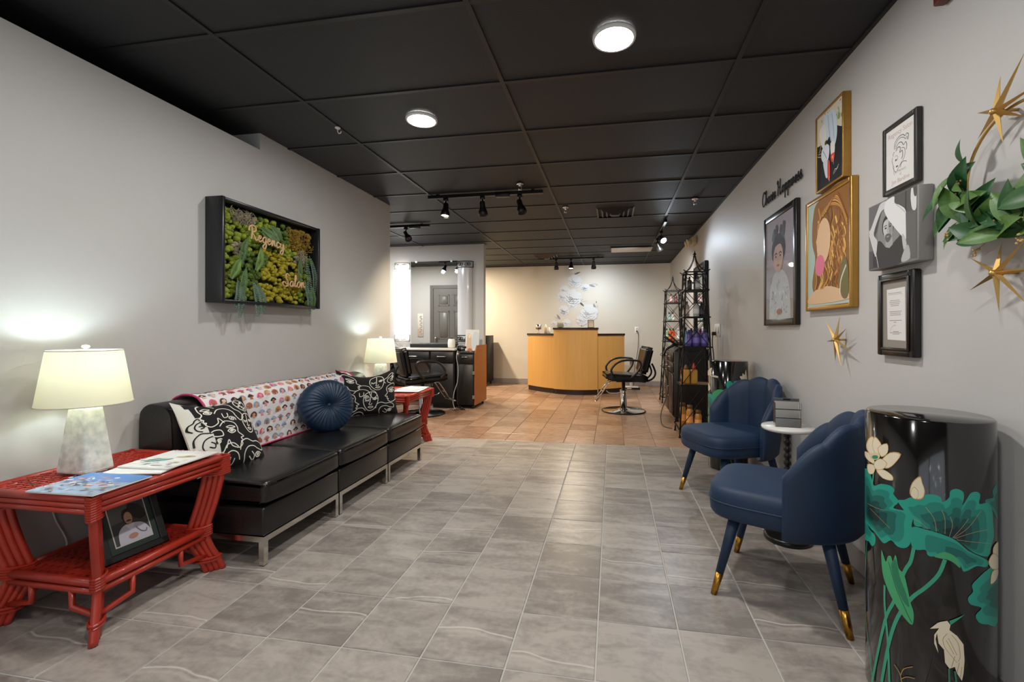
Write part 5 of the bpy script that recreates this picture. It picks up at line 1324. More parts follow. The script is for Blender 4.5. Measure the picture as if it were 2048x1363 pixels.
leaf1([(270, 515), (300, 512), (330, 500), (360, 505), (395, 488), (440, 487), (470, 500), (480, 522), (510, 500), (515, 470), (545, 460), (575, 475), (578, 505), (570, 540), (590, 510), (610, 480), (640, 474), (655, 490), (650, 530), (690, 525), (710, 560), (715, 620), (718, 680), (705, 730), (690, 775), (640, 765), (600, 740), (540, 690), (470, 660), (400, 640), (350, 632), (340, 590), (300, 560)], (545, 690))
leaf1([(335, 640), (400, 650), (470, 670), (540, 700), (600, 750), (690, 795), (680, 825), (640, 820), (600, 840), (575, 845), (560, 815), (520, 770), (480, 755), (440, 775), (410, 770), (400, 745), (360, 745), (335, 725)], (600, 790), ((1, TEAL), (.75, TEALM), (.4, TEALD)))
P1([(440, 775), (480, 755), (520, 765), (550, 790), (562, 830), (530, 805), (500, 790), (470, 785)], GREEN, 3)
for v_ in ([(530, 690), (600, 640), (660, 560)], [(525, 690), (570, 640), (600, 600)], [(535, 692), (620, 665), (690, 650)], [(510, 685), (525, 630), (515, 590)], [(490, 670), (490, 600), (475, 560)], [(450, 660), (440, 600), (400, 545)], [(545, 698), (640, 710), (705, 715)], [(116, 520), (160, 545), (210, 562)], [(116, 525), (180, 590), (235, 645)], [(345, 600), (380, 620), (410, 648)]): L1(v_, .0009, flat('#b59a72', .35))
leaf1([(735, 1080), (690, 1092), (650, 1085), (632, 1050), (660, 1015), (610, 1000), (596, 970), (620, 940), (615, 910), (640, 880), (690, 835), (737, 820)], (737, 960), ((1, TEAL), (.7, TEALM), (.4, TEALD)))
for st, w_ in (([(345, 735), (330, 800), (300, 850), (255, 980), (210, 1080), (150, 1363)], .0085), ([(490, 790), (460, 860), (400, 920), (335, 970), (270, 1060), (230, 1180), (195, 1363)], .009), ([(210, 910), (210, 1000), (225, 1180), (232, 1363)], .0065), ([(160, 372), (152, 445)], .006), ([(128, 700), (118, 1000), (150, 1330)], .004)): L1(st, w_, STEM)
P1([(195, 745), (215, 800), (225, 775), (240, 775), (248, 800), (262, 768), (275, 830), (300, 860), (318, 930), (330, 990), (345, 1040), (338, 1095), (300, 1060), (260, 1000), (225, 930), (200, 850)], GREEN, 3)
P1([(240, 820), (262, 790), (280, 870), (310, 950), (325, 1010), (300, 990), (265, 920)], flat('#2b7a58', .35), 3); L1([(228, 800), (262, 920), (305, 1020), (335, 1085)], .0015, DARKC)
def petals(ps, hi=CREAM):
    for p in ps:
        e = smooth(p, 3, True); P1(e, GOLDL); cx = sum(a for a, _ in p) / len(p); cy = sum(b for _, b in p) / len(p); P1(shrink(e, cx, cy, .9), hi)
petals([[(113, 285), (128, 322), (165, 345), (150, 300)], [(135, 225), (125, 270), (160, 320), (175, 290), (160, 218)], [(165, 215), (152, 260), (175, 305), (198, 260)], [(178, 268), (222, 248), (225, 290), (195, 312)], [(130, 345), (165, 352), (160, 388), (135, 388)], [(170, 370), (210, 372), (248, 400), (246, 422), (200, 410)], [(190, 335), (235, 290), (287, 298), (250, 350), (215, 366)], [(160, 340), (190, 318), (222, 340), (205, 368), (170, 370)]])
P1(ell(165, 308, 24, 17), flat('#dcc9a0', .35)); P1(ell(166, 312, 15, 9), flat('#2b8a70', .35))
petals([[(326, 480), (338, 430), (374, 400), (385, 430), (397, 470), (386, 506), (350, 508)], [(330, 482), (345, 450), (366, 470), (362, 504), (345, 506)]])
petals([[(738, 705), (712, 735), (715, 780), (738, 790)], [(738, 780), (712, 760), (690, 800), (708, 835), (738, 830)], [(738, 835), (708, 845), (700, 905), (728, 882)]])
heron = [(470, 1080), (500, 1075), (515, 1095), (510, 1118), (545, 1145), (575, 1185), (580, 1260), (575, 1320), (568, 1355), (545, 1320), (535, 1290), (510, 1298), (490, 1270), (485, 1210), (460, 1180), (453, 1132), (446, 1160), (459, 1225), (440, 1180), (440, 1140), (462, 1110), (420, 1112), (455, 1085)]
P1(heron, CREAM); P1([(510, 1075), (580, 1046), (515, 1095)], STEM)
for v_ in ([(500, 1135), (480, 1160), (490, 1200), (520, 1240), (545, 1270)], [(520, 1140), (550, 1180), (560, 1240), (550, 1265)], [(495, 1165), (530, 1230)], [(505, 1155), (545, 1235)], [(520, 1290), (535, 1240)], [(545, 1320), (555, 1270)], [(560, 1345), (568, 1290)]): L1(v_, .0013, flat('#a88f66', .35), 3)
for v_ in ([(508, 1298), (509, 1362)], [(535, 1310), (542, 1362)]): L1(v_, .0045, flat('#3a7a66', .35), 2)
for v_ in ([(255, 1280), (280, 1320), (290, 1362)], [(340, 1290), (300, 1300), (285, 1330)], [(350, 1345), (310, 1338), (285, 1350)]): L1(v_, .002, flat('#a8884c', .35), 3)
pr.build('lotus_painting', t1)
C2, r2_ = (.952, 3.95), .155
t2 = pedestal(C2, r2_, .89, 'black lacquer pedestal painted with lotus, behind the farther blue chair')
f2, g2 = cyl_map(C2, r2_); cw = lambda p: f2(1380 + p[0] / 5.047, 690 + p[1] / 5.047)
K2 = [0]
def new2():
    K2[0] += 6; q = Print(g2, .00003); q.k = K2[0]; return q
def P2(pts, m_, sm=3, pr=None, nm='painted_flower'):
    own = pr is None; pr = pr or new2(); pr.poly([cw(p) for p in (smooth(pts, sm, True) if sm else pts)], m_, .03)
    if own: pr.build(nm, t2)
def leaf2(pts, c0, steps):
    e = smooth(pts, 3, True)
    pr = new2()
    for k, m_ in steps: P2(shrink(e, *c0, k), m_, 0, pr)
    pr.build('painted_leaf', t2)
leaf2([(365, 390), (385, 362), (415, 365), (430, 385), (450, 362), (488, 365), (492, 410), (460, 440), (400, 470), (375, 440)], (430, 460), ((1, TEAL), (.6, TEALM)))
leaf2([(500, 400), (540, 385), (575, 395), (560, 440), (510, 450)], (560, 430), ((1, TEALM), (.6, TEALD)))
leaf2([(225, 490), (260, 455), (300, 445), (345, 455), (380, 480), (390, 540), (370, 600), (330, 630), (270, 610), (255, 560), (235, 540)], (320, 620), ((1, GREEN), (.7, flat('#38946a', .35)), (.4, flat('#2b7a58', .35))))
leaf2([(180, 500), (215, 490), (235, 520), (262, 555), (262, 600), (240, 640), (205, 660), (180, 640)], (180, 600), ((1, TEAL), (.7, TEALM), (.4, TEALD)))
leaf2([(180, 655), (215, 645), (238, 665), (225, 690), (185, 695)], (180, 690), ((1, GREEN), (.6, TEALM)))
leaf2([(185, 720), (215, 705), (235, 740), (255, 760), (240, 785), (200, 800), (182, 790)], (185, 790), ((1, GREEN), (.6, TEALM)))
q2 = new2(); q2.line([cw(p) for p in smooth([(290, 620), (298, 700), (320, 800), (330, 900)], 4)], .06, GREEN); q2.build('painted_stem', t2)
q2 = new2(); q2.line([cw(p) for p in smooth([(195, 460), (193, 500)], 4)], .05, GREEN); q2.build('painted_stem', t2)
for p in ([(182, 260), (215, 228), (225, 232), (218, 262), (222, 290), (195, 305), (182, 300)], [(190, 380), (205, 410), (207, 445), (190, 460), (186, 440)], [(525, 330), (530, 280), (548, 300), (560, 245), (570, 300), (574, 360), (560, 390), (540, 380)], [(500, 318), (520, 312), (540, 345), (520, 350)]): P2(p, CREAM)
for p in ([(205, 305), (250, 318), (285, 325)], [(200, 298), (250, 308), (285, 316)]): q2 = new2(); q2.line([cw(q) for q in p], .006, CREAM); q2.build('painted_stem', t2)
for x_ in (420, 455, 480): q2 = new2(); q2.line([cw(q) for q in smooth([(x_, 1190), (x_ - 10, 1150), (x_, 1120)], 3)], .02, TEALM); q2.build('painted_stem', t2)


# ================================================================ BLUE VELVET CHAIRS AND SMALL TABLE
brass_tip = M('leg_tip_brass', '#b88a3a', .28, 1)
def velvet_chair(label, loc, rz, src=None):
    if src:
        c = copy_tree(src); c.location = loc; c.rotation_euler = (0, 0, rz); c['label'] = label; return c
    t = thing('velvet_chair', label, 'chair', loc, rz, 'blue velvet scallop chairs'); O = (0, 0, 0)
    # seat cushion
    n = 64; q = MB(); vs = []
    prof = [(.335, .90), (.338, .955), (.352, .99), (.375, 1.0), (.43, 1.0), (.452, .985), (.466, .94), (.473, .85), (.477, .6), (.479, .3)]
    for z, k in prof:
        for j in range(n):
            a = 2 * PI * j / n; ca, sa = math.cos(a), math.sin(a); e = .48 if sa > 0 else .75
            vs.append((.245 * k * math.copysign(abs(ca) ** e, ca), .025 + .262 * k * math.copysign(abs(sa) ** e, sa), z + (.006 * k if z > .45 else 0) * (1 - abs(ca))))
    q.add(vs, [(i * n + j, i * n + (j + 1) % n, (i + 1) * n + (j + 1) % n, (i + 1) * n + j) for i in range(len(prof) - 1) for j in range(n)] + [tuple(range(n - 1, -1, -1)), tuple(range((len(prof) - 1) * n, len(prof) * n))], 0, True)
    q.build('seat', velvet, t, org=O)
    q = MB(); ring = [(.247 * math.copysign(abs(math.cos(a)) ** (.48 if math.sin(a) > 0 else .75), math.cos(a)), .025 + .264 * math.copysign(abs(math.sin(a)) ** (.48 if math.sin(a) > 0 else .75), math.sin(a)), .405) for a in [2 * PI * j / n for j in range(n)]]
    q.tube(ring, .0035, 6, closed=True).build('seat_piping', velvet, t, org=O)
    # scalloped shell back
    TH = R(88); NT = 126; NF = 6
    def loop(i):
        th = -TH + 2 * TH * i / NT; f = abs(th) / TH
        ph = (th / TH + 1) / 2 * NF; fl = abs(math.sin(PI * ph))
        top = .795 - .225 * f ** 2.6 + .020 * fl ** .8 * (1 - f ** 3)
        end = math.sqrt(max(0.0, 1 - max(0, (f - .93) / .07) ** 2)) if f > .93 else 1
        rx, ry, y0 = .262, .262, -.015
        def pt(off, z):
            k = 1 + .16 * (z - .33) * (1 - .5 * f)
            return ((rx * k + off) * math.sin(th), y0 - (ry * k + off) * math.cos(th), z)
        o, b = .026 * (.4 + .6 * end), .024 * (.4 + .6 * end)
        L_ = []
        for s_, off in ((0, -.03), (.02, .004), (.07, .02), (.25, .026), (.5, .026), (.8, .026), (.95, .024)): L_.append(pt(off if s_ < .2 else o * off / .026, .315 + (top - .03 - .315) * s_))
        for a in range(1, 6): L_.append(pt(o * math.cos(PI * a / 6) if a < 3 else -b * (.55 + .45 * fl) * -math.cos(PI * a / 6) , top - .03 + .03 * math.sin(PI * a / 6)))
        for s_ in (.95, .8, .5, .25, .05): L_.append(pt(-b - .014 * fl * min(1, (1 - s_) * 6 + .4), .40 + (top - .03 - .40) * s_))
        L_.append(pt(-b, .33))
        return L_
    loops = [loop(i) for i in range(NT + 1)]; m_ = len(loops[0]); vs = [p for l in loops for p in l]
    fs = [(i * m_ + j, i * m_ + (j + 1) % m_, (i + 1) * m_ + (j + 1) % m_, (i + 1) * m_ + j) for i in range(NT) for j in range(m_)]
    q = MB().add(vs, fs + [tuple(range(m_ - 1, -1, -1)), tuple(range(NT * m_, (NT + 1) * m_))], 0, True)
    q.build('scalloped_back', velvet, t, org=O)
    for sx in (1, -1):
        for sy in (1, -1):
            a, b = Vector((sx * .165, sy * .165, .345)), Vector((sx * .225, sy * .243, 0)); k = .27
            mdl = b.lerp(a, k)
            MB().tube([a, mdl], [.025, .0165], 16).build('leg', velvet, t, org=O)
            MB().tube([mdl, b], [.0172, .0125], 16).build('brass_tip', brass_tip, t.children[-1] if False else t, org=O)
    return t
vc = velvet_chair('navy velvet scallop-back chair beside the tall heron pedestal', (.75, 2.135, 0), R(64))
velvet_chair('navy velvet scallop-back chair in front of the lotus pedestal by the towers', (.795, 3.225, 0), R(113), vc)
TX, TY = .945, 2.64
t = thing('small_table', 'small round white-topped table with a turned black post between the blue chairs', 'side table', (TX, TY, 0))
MB().lathe([(.115, .598), (.127, .602), (.13, .612), (.127, .62), (0, .621)], (TX, TY, 0), 48).build('top', M('tabletop_white_marble', '#dedbd6', .3, var=.12, vscale=9), t)
q = [(.014, .035)]
for k in range(14):
    z = .06 + .038 * k; q += [(.012, z), (.019, z + .01), (.019, z + .022), (.012, z + .032)]
q += [(.03, .592), (.03, .598)]
MB().lathe(q, (TX, TY, 0), 20).build('post', M('post_black', '#141210', .3), t)
MB().lathe([(.112, 0), (.118, .006), (.118, .022), (.108, .03), (.03, .036), (0, .036)], (TX, TY, 0), 44).build('base', M('post_black', '#141210', .3), t)
t = thing('card_holder', 'silver tiered business card holder on the small white table', 'card holder', (TX - .005, TY - .02, .621))
m = Matrix.Translation((TX - .008, TY - .015, .622)) @ Matrix.Rotation(R(-8), 4, 'Z')
st_ = M('card_holder_steel', '#c2bcb4', .26, 1)
MB().box((-.062, .012, 0), (.062, .02, .15), mat=m).build('back_plate', st_, t)
for k, (z0, z1) in enumerate(((0, .045), (.048, .09), (.094, .135))):
    MB().add([m @ Vector(p) for p in ((-.06, -.03 + .013 * k, z0), (.06, -.03 + .013 * k, z0), (.06, -.022 + .013 * k, z1), (-.06, -.022 + .013 * k, z1), (-.06, .012, z0), (.06, .012, z0))], [(0, 1, 2, 3), (0, 4, 5, 1)]).build('tier', st_, t)
for sx in (-1, 1): MB().box((sx * .062 - .001, -.03, 0), (sx * .062 + .001, .02, .13), mat=m).build('side_plate', st_, t)
MB().box((-.018, .004, .142), (.018, .011, .15), mat=m).build('clip', black_metal, t)
# ================================================================ GALLERY WALL
gold = M('frame_gold', '#b88d45', .38, .75, var=.25, vscale=20)
gold_s = M('star_gold', '#cda663', .4, .85)
frame_black = M('frame_black_gloss', '#121110', .3)
def hung(name, label, Y0, Y1, Z0, Z1, dep, bar, fm, cat='picture', inset=.006, mat_=None):
    """framed picture on the right wall; returns the thing and a print mapper (u left to right, v up)"""
    t = thing(name, label, cat, (WR - dep / 2, (Y0 + Y1) / 2, Z0)); xf = WR - dep
    q = MB()
    if bar:
        for a, b, c, d in ((Y0, Y0 + bar, Z0, Z1), (Y1 - bar, Y1, Z0, Z1), (Y0 + bar, Y1 - bar, Z0, Z0 + bar), (Y0 + bar, Y1 - bar, Z1 - bar, Z1)):
            q.rbox((xf, a, c), (WR - .001, b, d), min(.006, bar * .2), 2)
        q.build('frame', fm, t)
        part('backing', mat_ or M('backing_card', '#cfcac2', .7), t, (xf + inset, Y0 + bar * .8, Z0 + bar * .8), (WR - .002, Y1 - bar * .8, Z1 - bar * .8))
    else:
        part('canvas', fm, t, (xf + .0, Y0, Z0), (WR - .001, Y1, Z1), .003, 1); inset = 0
    b = bar
    return t, Print(lambda u, v, h: (xf + inset - .0004 - h, Y1 - b - u * (Y1 - Y0 - 2 * b), Z0 + b + v * (Z1 - Z0 - 2 * b)), .00003)
BG = [(0, 0), (1, 0), (1, 1), (0, 1)]
# 1 black-framed portrait of a dark-haired figure
t, p = hung('framed_portrait', 'black-framed portrait of a dark-haired figure on a mauve ground under the black script', 3.01, 3.61, 1.178, 1.973, .03, .045, frame_black)
p.poly(BG, flat('#9c95a0')).poly([(0, .55), (1, .5), (1, 1), (0, 1)], flat('#a79fa9')).poly([(0, 0), (1, 0), (1, .18), (0, .22)], flat('#8a827f'))
p.poly(smooth([(.12, .0), (.16, .3), (.3, .44), (.5, .48), (.7, .44), (.85, .3), (.9, 0)], 4, False), flat('#b9bfc4'))
rr = random.Random(4)
for k in range(60): p.poly(ell(rr.uniform(.2, .82), rr.uniform(.02, .42), .03, .012, 6, rr.uniform(0, 3)), flat(rr.choice(['#d3d6d8', '#9aa2a8', '#c4c9cd', '#878f96'])))
p.poly(ell(.48, .68, .25, .16), flat('#26242a')).poly(ell(.48, .60, .18, .145), flat('#c9a99a')).poly(smooth([(.26, .68), (.34, .79), (.5, .8), (.66, .78), (.7, .66), (.62, .72), (.48, .73), (.34, .71)], 3, True), flat('#1e1c22'))
for cx, cy in ((.34, .85), (.42, .88), (.58, .86), (.68, .88), (.3, .82), (.66, .83)): p.poly(smooth([(cx - .05, cy - .03), (cx - .02, cy + .05), (cx + .05, cy + .03), (cx + .03, cy - .04)], 3, True), flat(rr.choice(['#2f3238', '#3d4a4c', '#463338'])))
for s_ in (-1, 1): p.line(smooth([(.48 + s_ * .03, .635), (.48 + s_ * .08, .65), (.48 + s_ * .13, .635)], 3), .014, flat('#241f22')); p.poly(ell(.48 + s_ * .08, .615, .03, .01), flat('#2b2426'))
p.line([(.48, .61), (.46, .565), (.50, .56)], .008, flat('#a07c70')).poly(ell(.48, .525, .05, .011), flat('#a04a4c')).poly(ell(.52, .07, .1, .03), flat('#9a6f50'))
p.build('print', t)
part('glazing', pm, t, (WR - .0275, 3.05, 1.218), (WR - .0265, 3.57, 1.933))
# 2 gold-framed abstract in warm golds and browns (plain stand-in)
t, p = hung('framed_painting', 'large gold-framed painting in copper, peach and pale blue with a pink disc', 2.345, 2.86, 1.255, 1.885, .034, .024, gold)
p.poly(BG, flat('#a9bdb4')).poly(smooth([(.14, .86), (.3, 1), (1, 1), (1, .3), (.9, .1), (.7, .04), (.3, .06), (.12, .2), (.2, .45), (.12, .62)], 5, True), flat('#8a5a24'))
rr = random.Random(9); tones = ['#c08a3a', '#a86a26', '#d8a650', '#6e4018', '#96561e', '#e0b868', '#7d4a1c']
for k in range(46):
    x = .26 + .62 * rr.random(); y0 = rr.uniform(.12, .72); am = rr.uniform(.03, .09)
    p.line(smooth([(x, y0 + .22), (x + am, y0 + .12), (x - am * .5, y0 + .03), (x + am * .7, y0 - .07)], 4), rr.uniform(.012, .03), flat(rr.choice(tones)))
for k in range(12):
    y = .9 + .006 * k; p.line(smooth([(.3 + .02 * k, y - .1), (.5 + .02 * k, y), (.8, y - .06), (.95, y - .25)], 5), .012, flat(tones[k % 7]))
p.poly(ell(.42, .60, .17, .21, 28, -.15), flat('#dcb48c')).poly(smooth([(.03, .03), (.97, .03), (.9, .1), (.55, .17), (.2, .15)], 5, True), flat('#d5b08a'))
p.poly(smooth([(.84, .06), (.78, .24), (.88, .4), (.97, .3), (.97, .06)], 4, True), flat('#6e6438')).line(smooth([(.8, .08), (.82, .2), (.93, .32)], 4), .02, flat('#cfc9b4'))
for k in range(8): p.line(smooth([(.2 + .03 * k, .16), (.25 + .04 * k, .24), (.22 + .04 * k, .34)], 4), .022, flat(tones[(k * 3) % 7]))
p.poly(ell(.33, .38, .12, .1, 24), flat('#d8708c')).build('print', t)
# 3 gold-framed painting, white folds and red tips on black
t, p = hung('framed_painting', 'gold-framed painting of pale draped legs with red shoe soles on black', 2.415, 2.718, 1.902, 2.322, .038, .012, gold)
p.poly(BG, flat('#17181d')).poly([(0, 1), (0, .62), (.2, .6), (.3, .7), (.7, .72), (.95, .62), (1, .66), (1, 1)], flat('#cfc6b4'))
rr = random.Random(2)
for k in range(22): p.poly(ell(rr.uniform(.05, .95), rr.uniform(.74, .98), .03, .015, 7, rr.uniform(0, 3)), flat(rr.choice(['#a07c54', '#7d6248', '#e2dccf', '#8f9a78'])))
for k in range(5): p.line([(.02 + .03 * k, .48 + .02 * k), (.16, .44 + .05 * k)], .012, flat('#b8a890'))
p.poly(smooth([(.3, .95), (.42, .96), (.72, .9), (.8, .62), (.72, .46), (.6, .5), (.52, .62), (.4, .6), (.32, .75)], 4, True), flat('#c5d0da')).poly(smooth([(.1, .8), (.3, .85), (.38, .66), (.3, .52), (.18, .6)], 4, True), flat('#ddd9d2'))
p.poly(smooth([(.2, .52), (.36, .56), (.5, .5), (.48, .36), (.36, .3), (.26, .34), (.18, .42)], 4, True), flat('#d5dae0')).poly(smooth([(.26, .34), (.42, .34), (.46, .14), (.38, .1), (.3, .22)], 4, True), flat('#c9d2db')).poly(smooth([(.55, .52), (.7, .5), (.7, .36), (.58, .34)], 3, True), flat('#e2dfda'))
for l in ([(.45, .92), (.5, .7), (.56, .55)], [(.6, .9), (.66, .7), (.68, .55)], [(.25, .5), (.34, .42), (.4, .36)]): p.line(smooth(l, 3), .02, flat('#8fa3b8'))
p.poly(smooth([(.44, .32), (.52, .28), (.53, .1), (.48, .05), (.43, .12)], 4, True), flat('#d8473a')).poly(smooth([(.56, .36), (.7, .36), (.68, .28), (.6, .26)], 4, True), flat('#d8473a')).line([(.66, .3), (.665, .22)], .012, flat('#b8bcc4')).line([(.5, .1), (.51, .03)], .012, flat('#b8bcc4'))
p.poly(ell(.63, .32, .03, .02), flat('#e6a06a')).poly(ell(.36, .58, .04, .03), flat('#5a3a2a')).poly(ell(.86, .78, .05, .04), flat('#7f9a5a')).line(smooth([(.66, .1), (.72, .14), (.78, .13), (.86, .17)], 3), .008, flat('#c9c9c9')).line([(.66, .085), (.84, .14)], .006, flat('#c9c9c9')).build('print', t)
# 4 memorial print
t, p = hung('framed_print', 'dark-framed white print of a line-drawn woman with pink lettering', 1.903, 2.123, 1.71, 1.993, .022, .02, M('frame_charcoal', '#2c2926', .45))
ink, pnk = flat('#4a4a4c'), flat('#b59a94'); p.poly(BG, flat('#dad8d4'))
# lettering and drawing share units of the print's width
asp = (1.993 - 1.71 - .04) / (2.123 - 1.903 - .04)
base_fn = p.fn; p.fn = lambda u, v, h: base_fn(u, v / asp, h)
p.text('Regency Salon', .5, 1.16, .148, pnk, 'CENTER').text('In Memory', .52, .30, .085, flat('#8d8a88'), 'CENTER').text('of', .52, .22, .075, flat('#8d8a88'), 'CENTER').text('Jim Bardine', .52, .075, .135, pnk, 'CENTER')
for l, w_ in (([(.3, .86), (.33, 1.0), (.45, 1.08), (.6, 1.08), (.68, 1.02), (.74, 1.05), (.8, 1.0), (.78, .9)], .016), ([(.34, .9), (.4, 1.0), (.52, 1.04), (.64, 1.0), (.7, .94), (.75, .98), (.76, .9)], .012), ([(.35, .85), (.45, .94), (.56, .93), (.63, .84), (.7, .88), (.74, .8), (.72, .7)], .016),
              ([(.36, .8), (.44, .86), (.52, .82), (.5, .72), (.58, .74), (.6, .62), (.56, .56)], .018), ([(.56, .8), (.66, .76), (.68, .62), (.6, .5)], .012), ([(.24, .7), (.22, .62), (.26, .52), (.27, .44), (.36, .33), (.48, .42), (.58, .5)], .010), ([(.26, .72), (.27, .78), (.32, .8)], .012), ([(.29, .5), (.29, .34), (.31, .28)], .007), ([(.52, .38), (.55, .46), (.64, .48), (.74, .44)], .012), ([(.33, .68), (.37, .7), (.42, .66), (.43, .58)], .006)):
    p.line(smooth(l, 4), w_, ink)
p.poly(ell(.365, .60, .03, .022), ink).poly(smooth([(.36, .45), (.4, .465), (.44, .45), (.4, .425)], 3, True), ink).build('print', t)
# 5 black and white canvas
t, p = hung('canvas_photo', 'large black and white canvas of a man with raised arms', 1.843, 2.163, 1.402, 1.68, .052, 0, M('canvas_edge_grey', '#8f8d8a', .7))
g = lambda k: flat('#%02x%02x%02x' % (k, k - 1, k - 2))
p.poly([(.004, .006), (.985, .006), (.985, .994), (.004, .994)], g(112)).poly([(.01, .98), (.34, .98), (.3, .6), (.01, .5)], g(100)).poly([(.56, .99), (.97, .99), (.97, .65), (.6, .7)], g(84)).poly([(.77, .99), (.79, .99), (.79, .66), (.77, .66)], g(48))
p.poly([(.01, .02), (.2, .02), (.2, .3), (.01, .3)], g(78)).poly([(.1, .04), (.2, .03), (.2, .24), (.1, .26)], g(50)).poly(smooth([(.2, .5), (.3, .84), (.42, .72), (.66, .42), (.6, .3), (.3, .32)], 4, True), g(130)).poly([(.1, .52), (.15, .5), (.3, .84), (.27, .86)], g(70))
p.poly(smooth([(.01, .6), (.06, .66), (.2, .88), (.27, .97), (.4, .97), (.36, .88), (.27, .83), (.12, .57), (.2, .43), (.19, .3), (.16, .2), (.08, .38)], 4, True), g(198))
p.poly(smooth([(.2, .02), (.19, .3), (.22, .42), (.3, .39), (.38, .30), (.46, .28), (.54, .33), (.63, .38), (.71, .41), (.73, .22), (.7, .02)], 3, True), g(52)).poly([(.38, .42), (.52, .42), (.53, .31), (.46, .27), (.38, .30)], g(158))
p.poly(ell(.43, .60, .125, .17, 20), g(44)).poly(smooth([(.34, .66), (.40, .70), (.48, .69), (.53, .6), (.52, .48), (.47, .39), (.41, .38), (.36, .46), (.33, .56)], 4, True), g(190)).poly(smooth([(.44, .66), (.52, .62), (.52, .5), (.47, .4), (.45, .5)], 4, True), g(146))
p.poly(smooth([(.37, .46), (.42, .49), (.48, .47), (.50, .43), (.46, .37), (.40, .37)], 3, True), g(92)).poly(ell(.43, .445, .028, .010), g(150)).poly(ell(.385, .575, .022, .012), g(40)).poly(ell(.475, .585, .022, .012), g(40)).line(smooth([(.35, .60), (.385, .615), (.415, .605)], 3), .010, g(40)).line(smooth([(.45, .61), (.48, .62), (.51, .605)], 3), .010, g(40)).line(smooth([(.43, .58), (.42, .515), (.445, .505)], 3), .007, g(110))
p.poly(smooth([(.354, .86), (.38, .96), (.44, .985), (.56, .985), (.57, .89), (.68, .82), (.79, .69), (.79, .33), (.667, .43), (.517, .60), (.42, .72), (.367, .81)], 4, True), g(218)).line(smooth([(.6, .86), (.68, .79), (.77, .70)], 3), .012, g(176))
p.poly([(.78, .69), (.97, .69), (.97, .04), (.88, .04), (.84, .2), (.79, .3)], g(96)).poly(smooth([(.88, .985), (.87, .86), (.9, .7), (.97, .7), (.97, .985)], 3), g(212)).poly(smooth([(.915, .99), (.93, .88), (.97, .86), (.97, .99)], 3), g(80)).poly(smooth([(.71, .41), (.77, .36), (.8, .22), (.74, .2)], 3, True), g(184)).poly(smooth([(.7, .03), (.74, .16), (.83, .24), (.86, .05)], 3, True), g(172)).line([(.17, .26), (.23, .02)], .010, g(206)).line([(.02, .56), (.16, .2)], .008, g(232)).build('print', t)
# 6 framed letter
t, p = hung('framed_letter', 'black moulded frame holding a typed letter on a taupe mat', 1.908, 2.145, 1.04, 1.38, .03, .03, frame_black, mat_=M('mat_taupe', '#8f877d', .7))
q = MB()
for a, b, c, d in ((1.93, 1.942, 1.062, 1.358), (2.111, 2.123, 1.062, 1.358), (1.942, 2.111, 1.062, 1.074), (1.942, 2.111, 1.346, 1.358)): q.rbox((WR - .036, a, c), (WR - .028, b, d), .003, 1)
q.build('inner_moulding', M('moulding_brown', '#241c15', .35), t)
p.poly([(.2, .13), (.86, .12), (.84, .88), (.17, .87)], flat('#dcdad6')); tx = flat('#7d7b79')
for v_, a, b, w_ in ((.81, .22, .74, .006), (.79, .24, .78, .004), (.70, .3, .7, .006), (.675, .28, .72, .006), (.65, .3, .68, .006), (.625, .33, .66, .006), (.54, .28, .76, .006), (.515, .3, .74, .006), (.49, .3, .72, .006), (.41, .28, .76, .006), (.385, .44, .58, .006), (.25, .42, .62, .006), (.232, .32, .76, .005), (.214, .4, .66, .005)):
    n_ = int((b - a) / .05)
    for k in range(n_): p.line([(a + .05 * k, v_), (a + .05 * k + .038, v_)], w_ * 1.5, tx, new=(k == 0))
p.line(smooth([(.3, .22), (.34, .3), (.46, .34), (.5, .33), (.47, .345)], 3), .004, tx).build('letter', t)
# script lettering
st, w_ = script('Choose Happiness')
t = thing('script_sign', 'black metal script reading Choose Happiness above the black portrait', 'sign', (WR - .01, 3.33, 2.04))
q = MB()
for s_ in st: q.tube([(WR - .010, 3.70 - .735 * a / w_, 2.092 - .012 * a / w_ + b * .049) for a, b in s_], .004, 6)
q.build('lettering', M('script_black', '#0e0e0e', .45), t)
# gold stars: seven slim spikes each, tips given as (dY, dZ) from the hub
def star(loc, label, tips):
    t = thing('starburst', label, 'wall ornament', loc, group='gold wall starbursts'); X, Y, Z = loc; c = Vector(loc)
    for k, (a, b_) in enumerate(tips):
        dv = Vector((0, a, b_)); l = dv.length; dv.normalize(); sd = Vector((0, -dv.z, dv.y))
        b = c + dv * .006; wd = .0085; tip = c + Vector((.012 if k % 2 else -.004, a, b_))
        MB().add([b + sd * wd, b - sd * wd, b + Vector((-.011, 0, 0)), b + Vector((.009, 0, 0)), tip], [(0, 2, 4), (2, 1, 4), (1, 3, 4), (3, 0, 4), (0, 3, 1, 2)]).build('spike', gold_s, t)
    MB().lathe([(.0, -.018), (.006, -.017), (.009, -.012), (.011, .012)], n=12, mat=Matrix.Translation(loc) @ Matrix.Rotation(PI / 2, 4, 'Y')).build('hub', gold_s, t)
    MB().tube([loc, (WR - .002, Y, Z)], .005, 8).build('standoff', gold_s, t)
star((1.10, 1.503, 1.782), 'gold starburst above the leafy wreath', [(.066, .026), (.002, .105), (-.097, .115), (-.137, .019), (-.10, -.063), (-.007, -.10), (.062, -.055)])
star((1.10, 1.503, 1.312), 'gold starburst below the leafy wreath', [(.094, .06), (-.002, .088), (-.102, .082), (-.137, -.004), (-.11, -.104), (.007, -.116), (.094, -.043)])
star((1.105, 2.46, 1.097), 'gold starburst under the large gold-framed painting', [(.10, .10), (-.016, .12), (-.115, .058), (-.139, -.058), (-.063, -.13), (.032, -.11), (.09, -.011)])
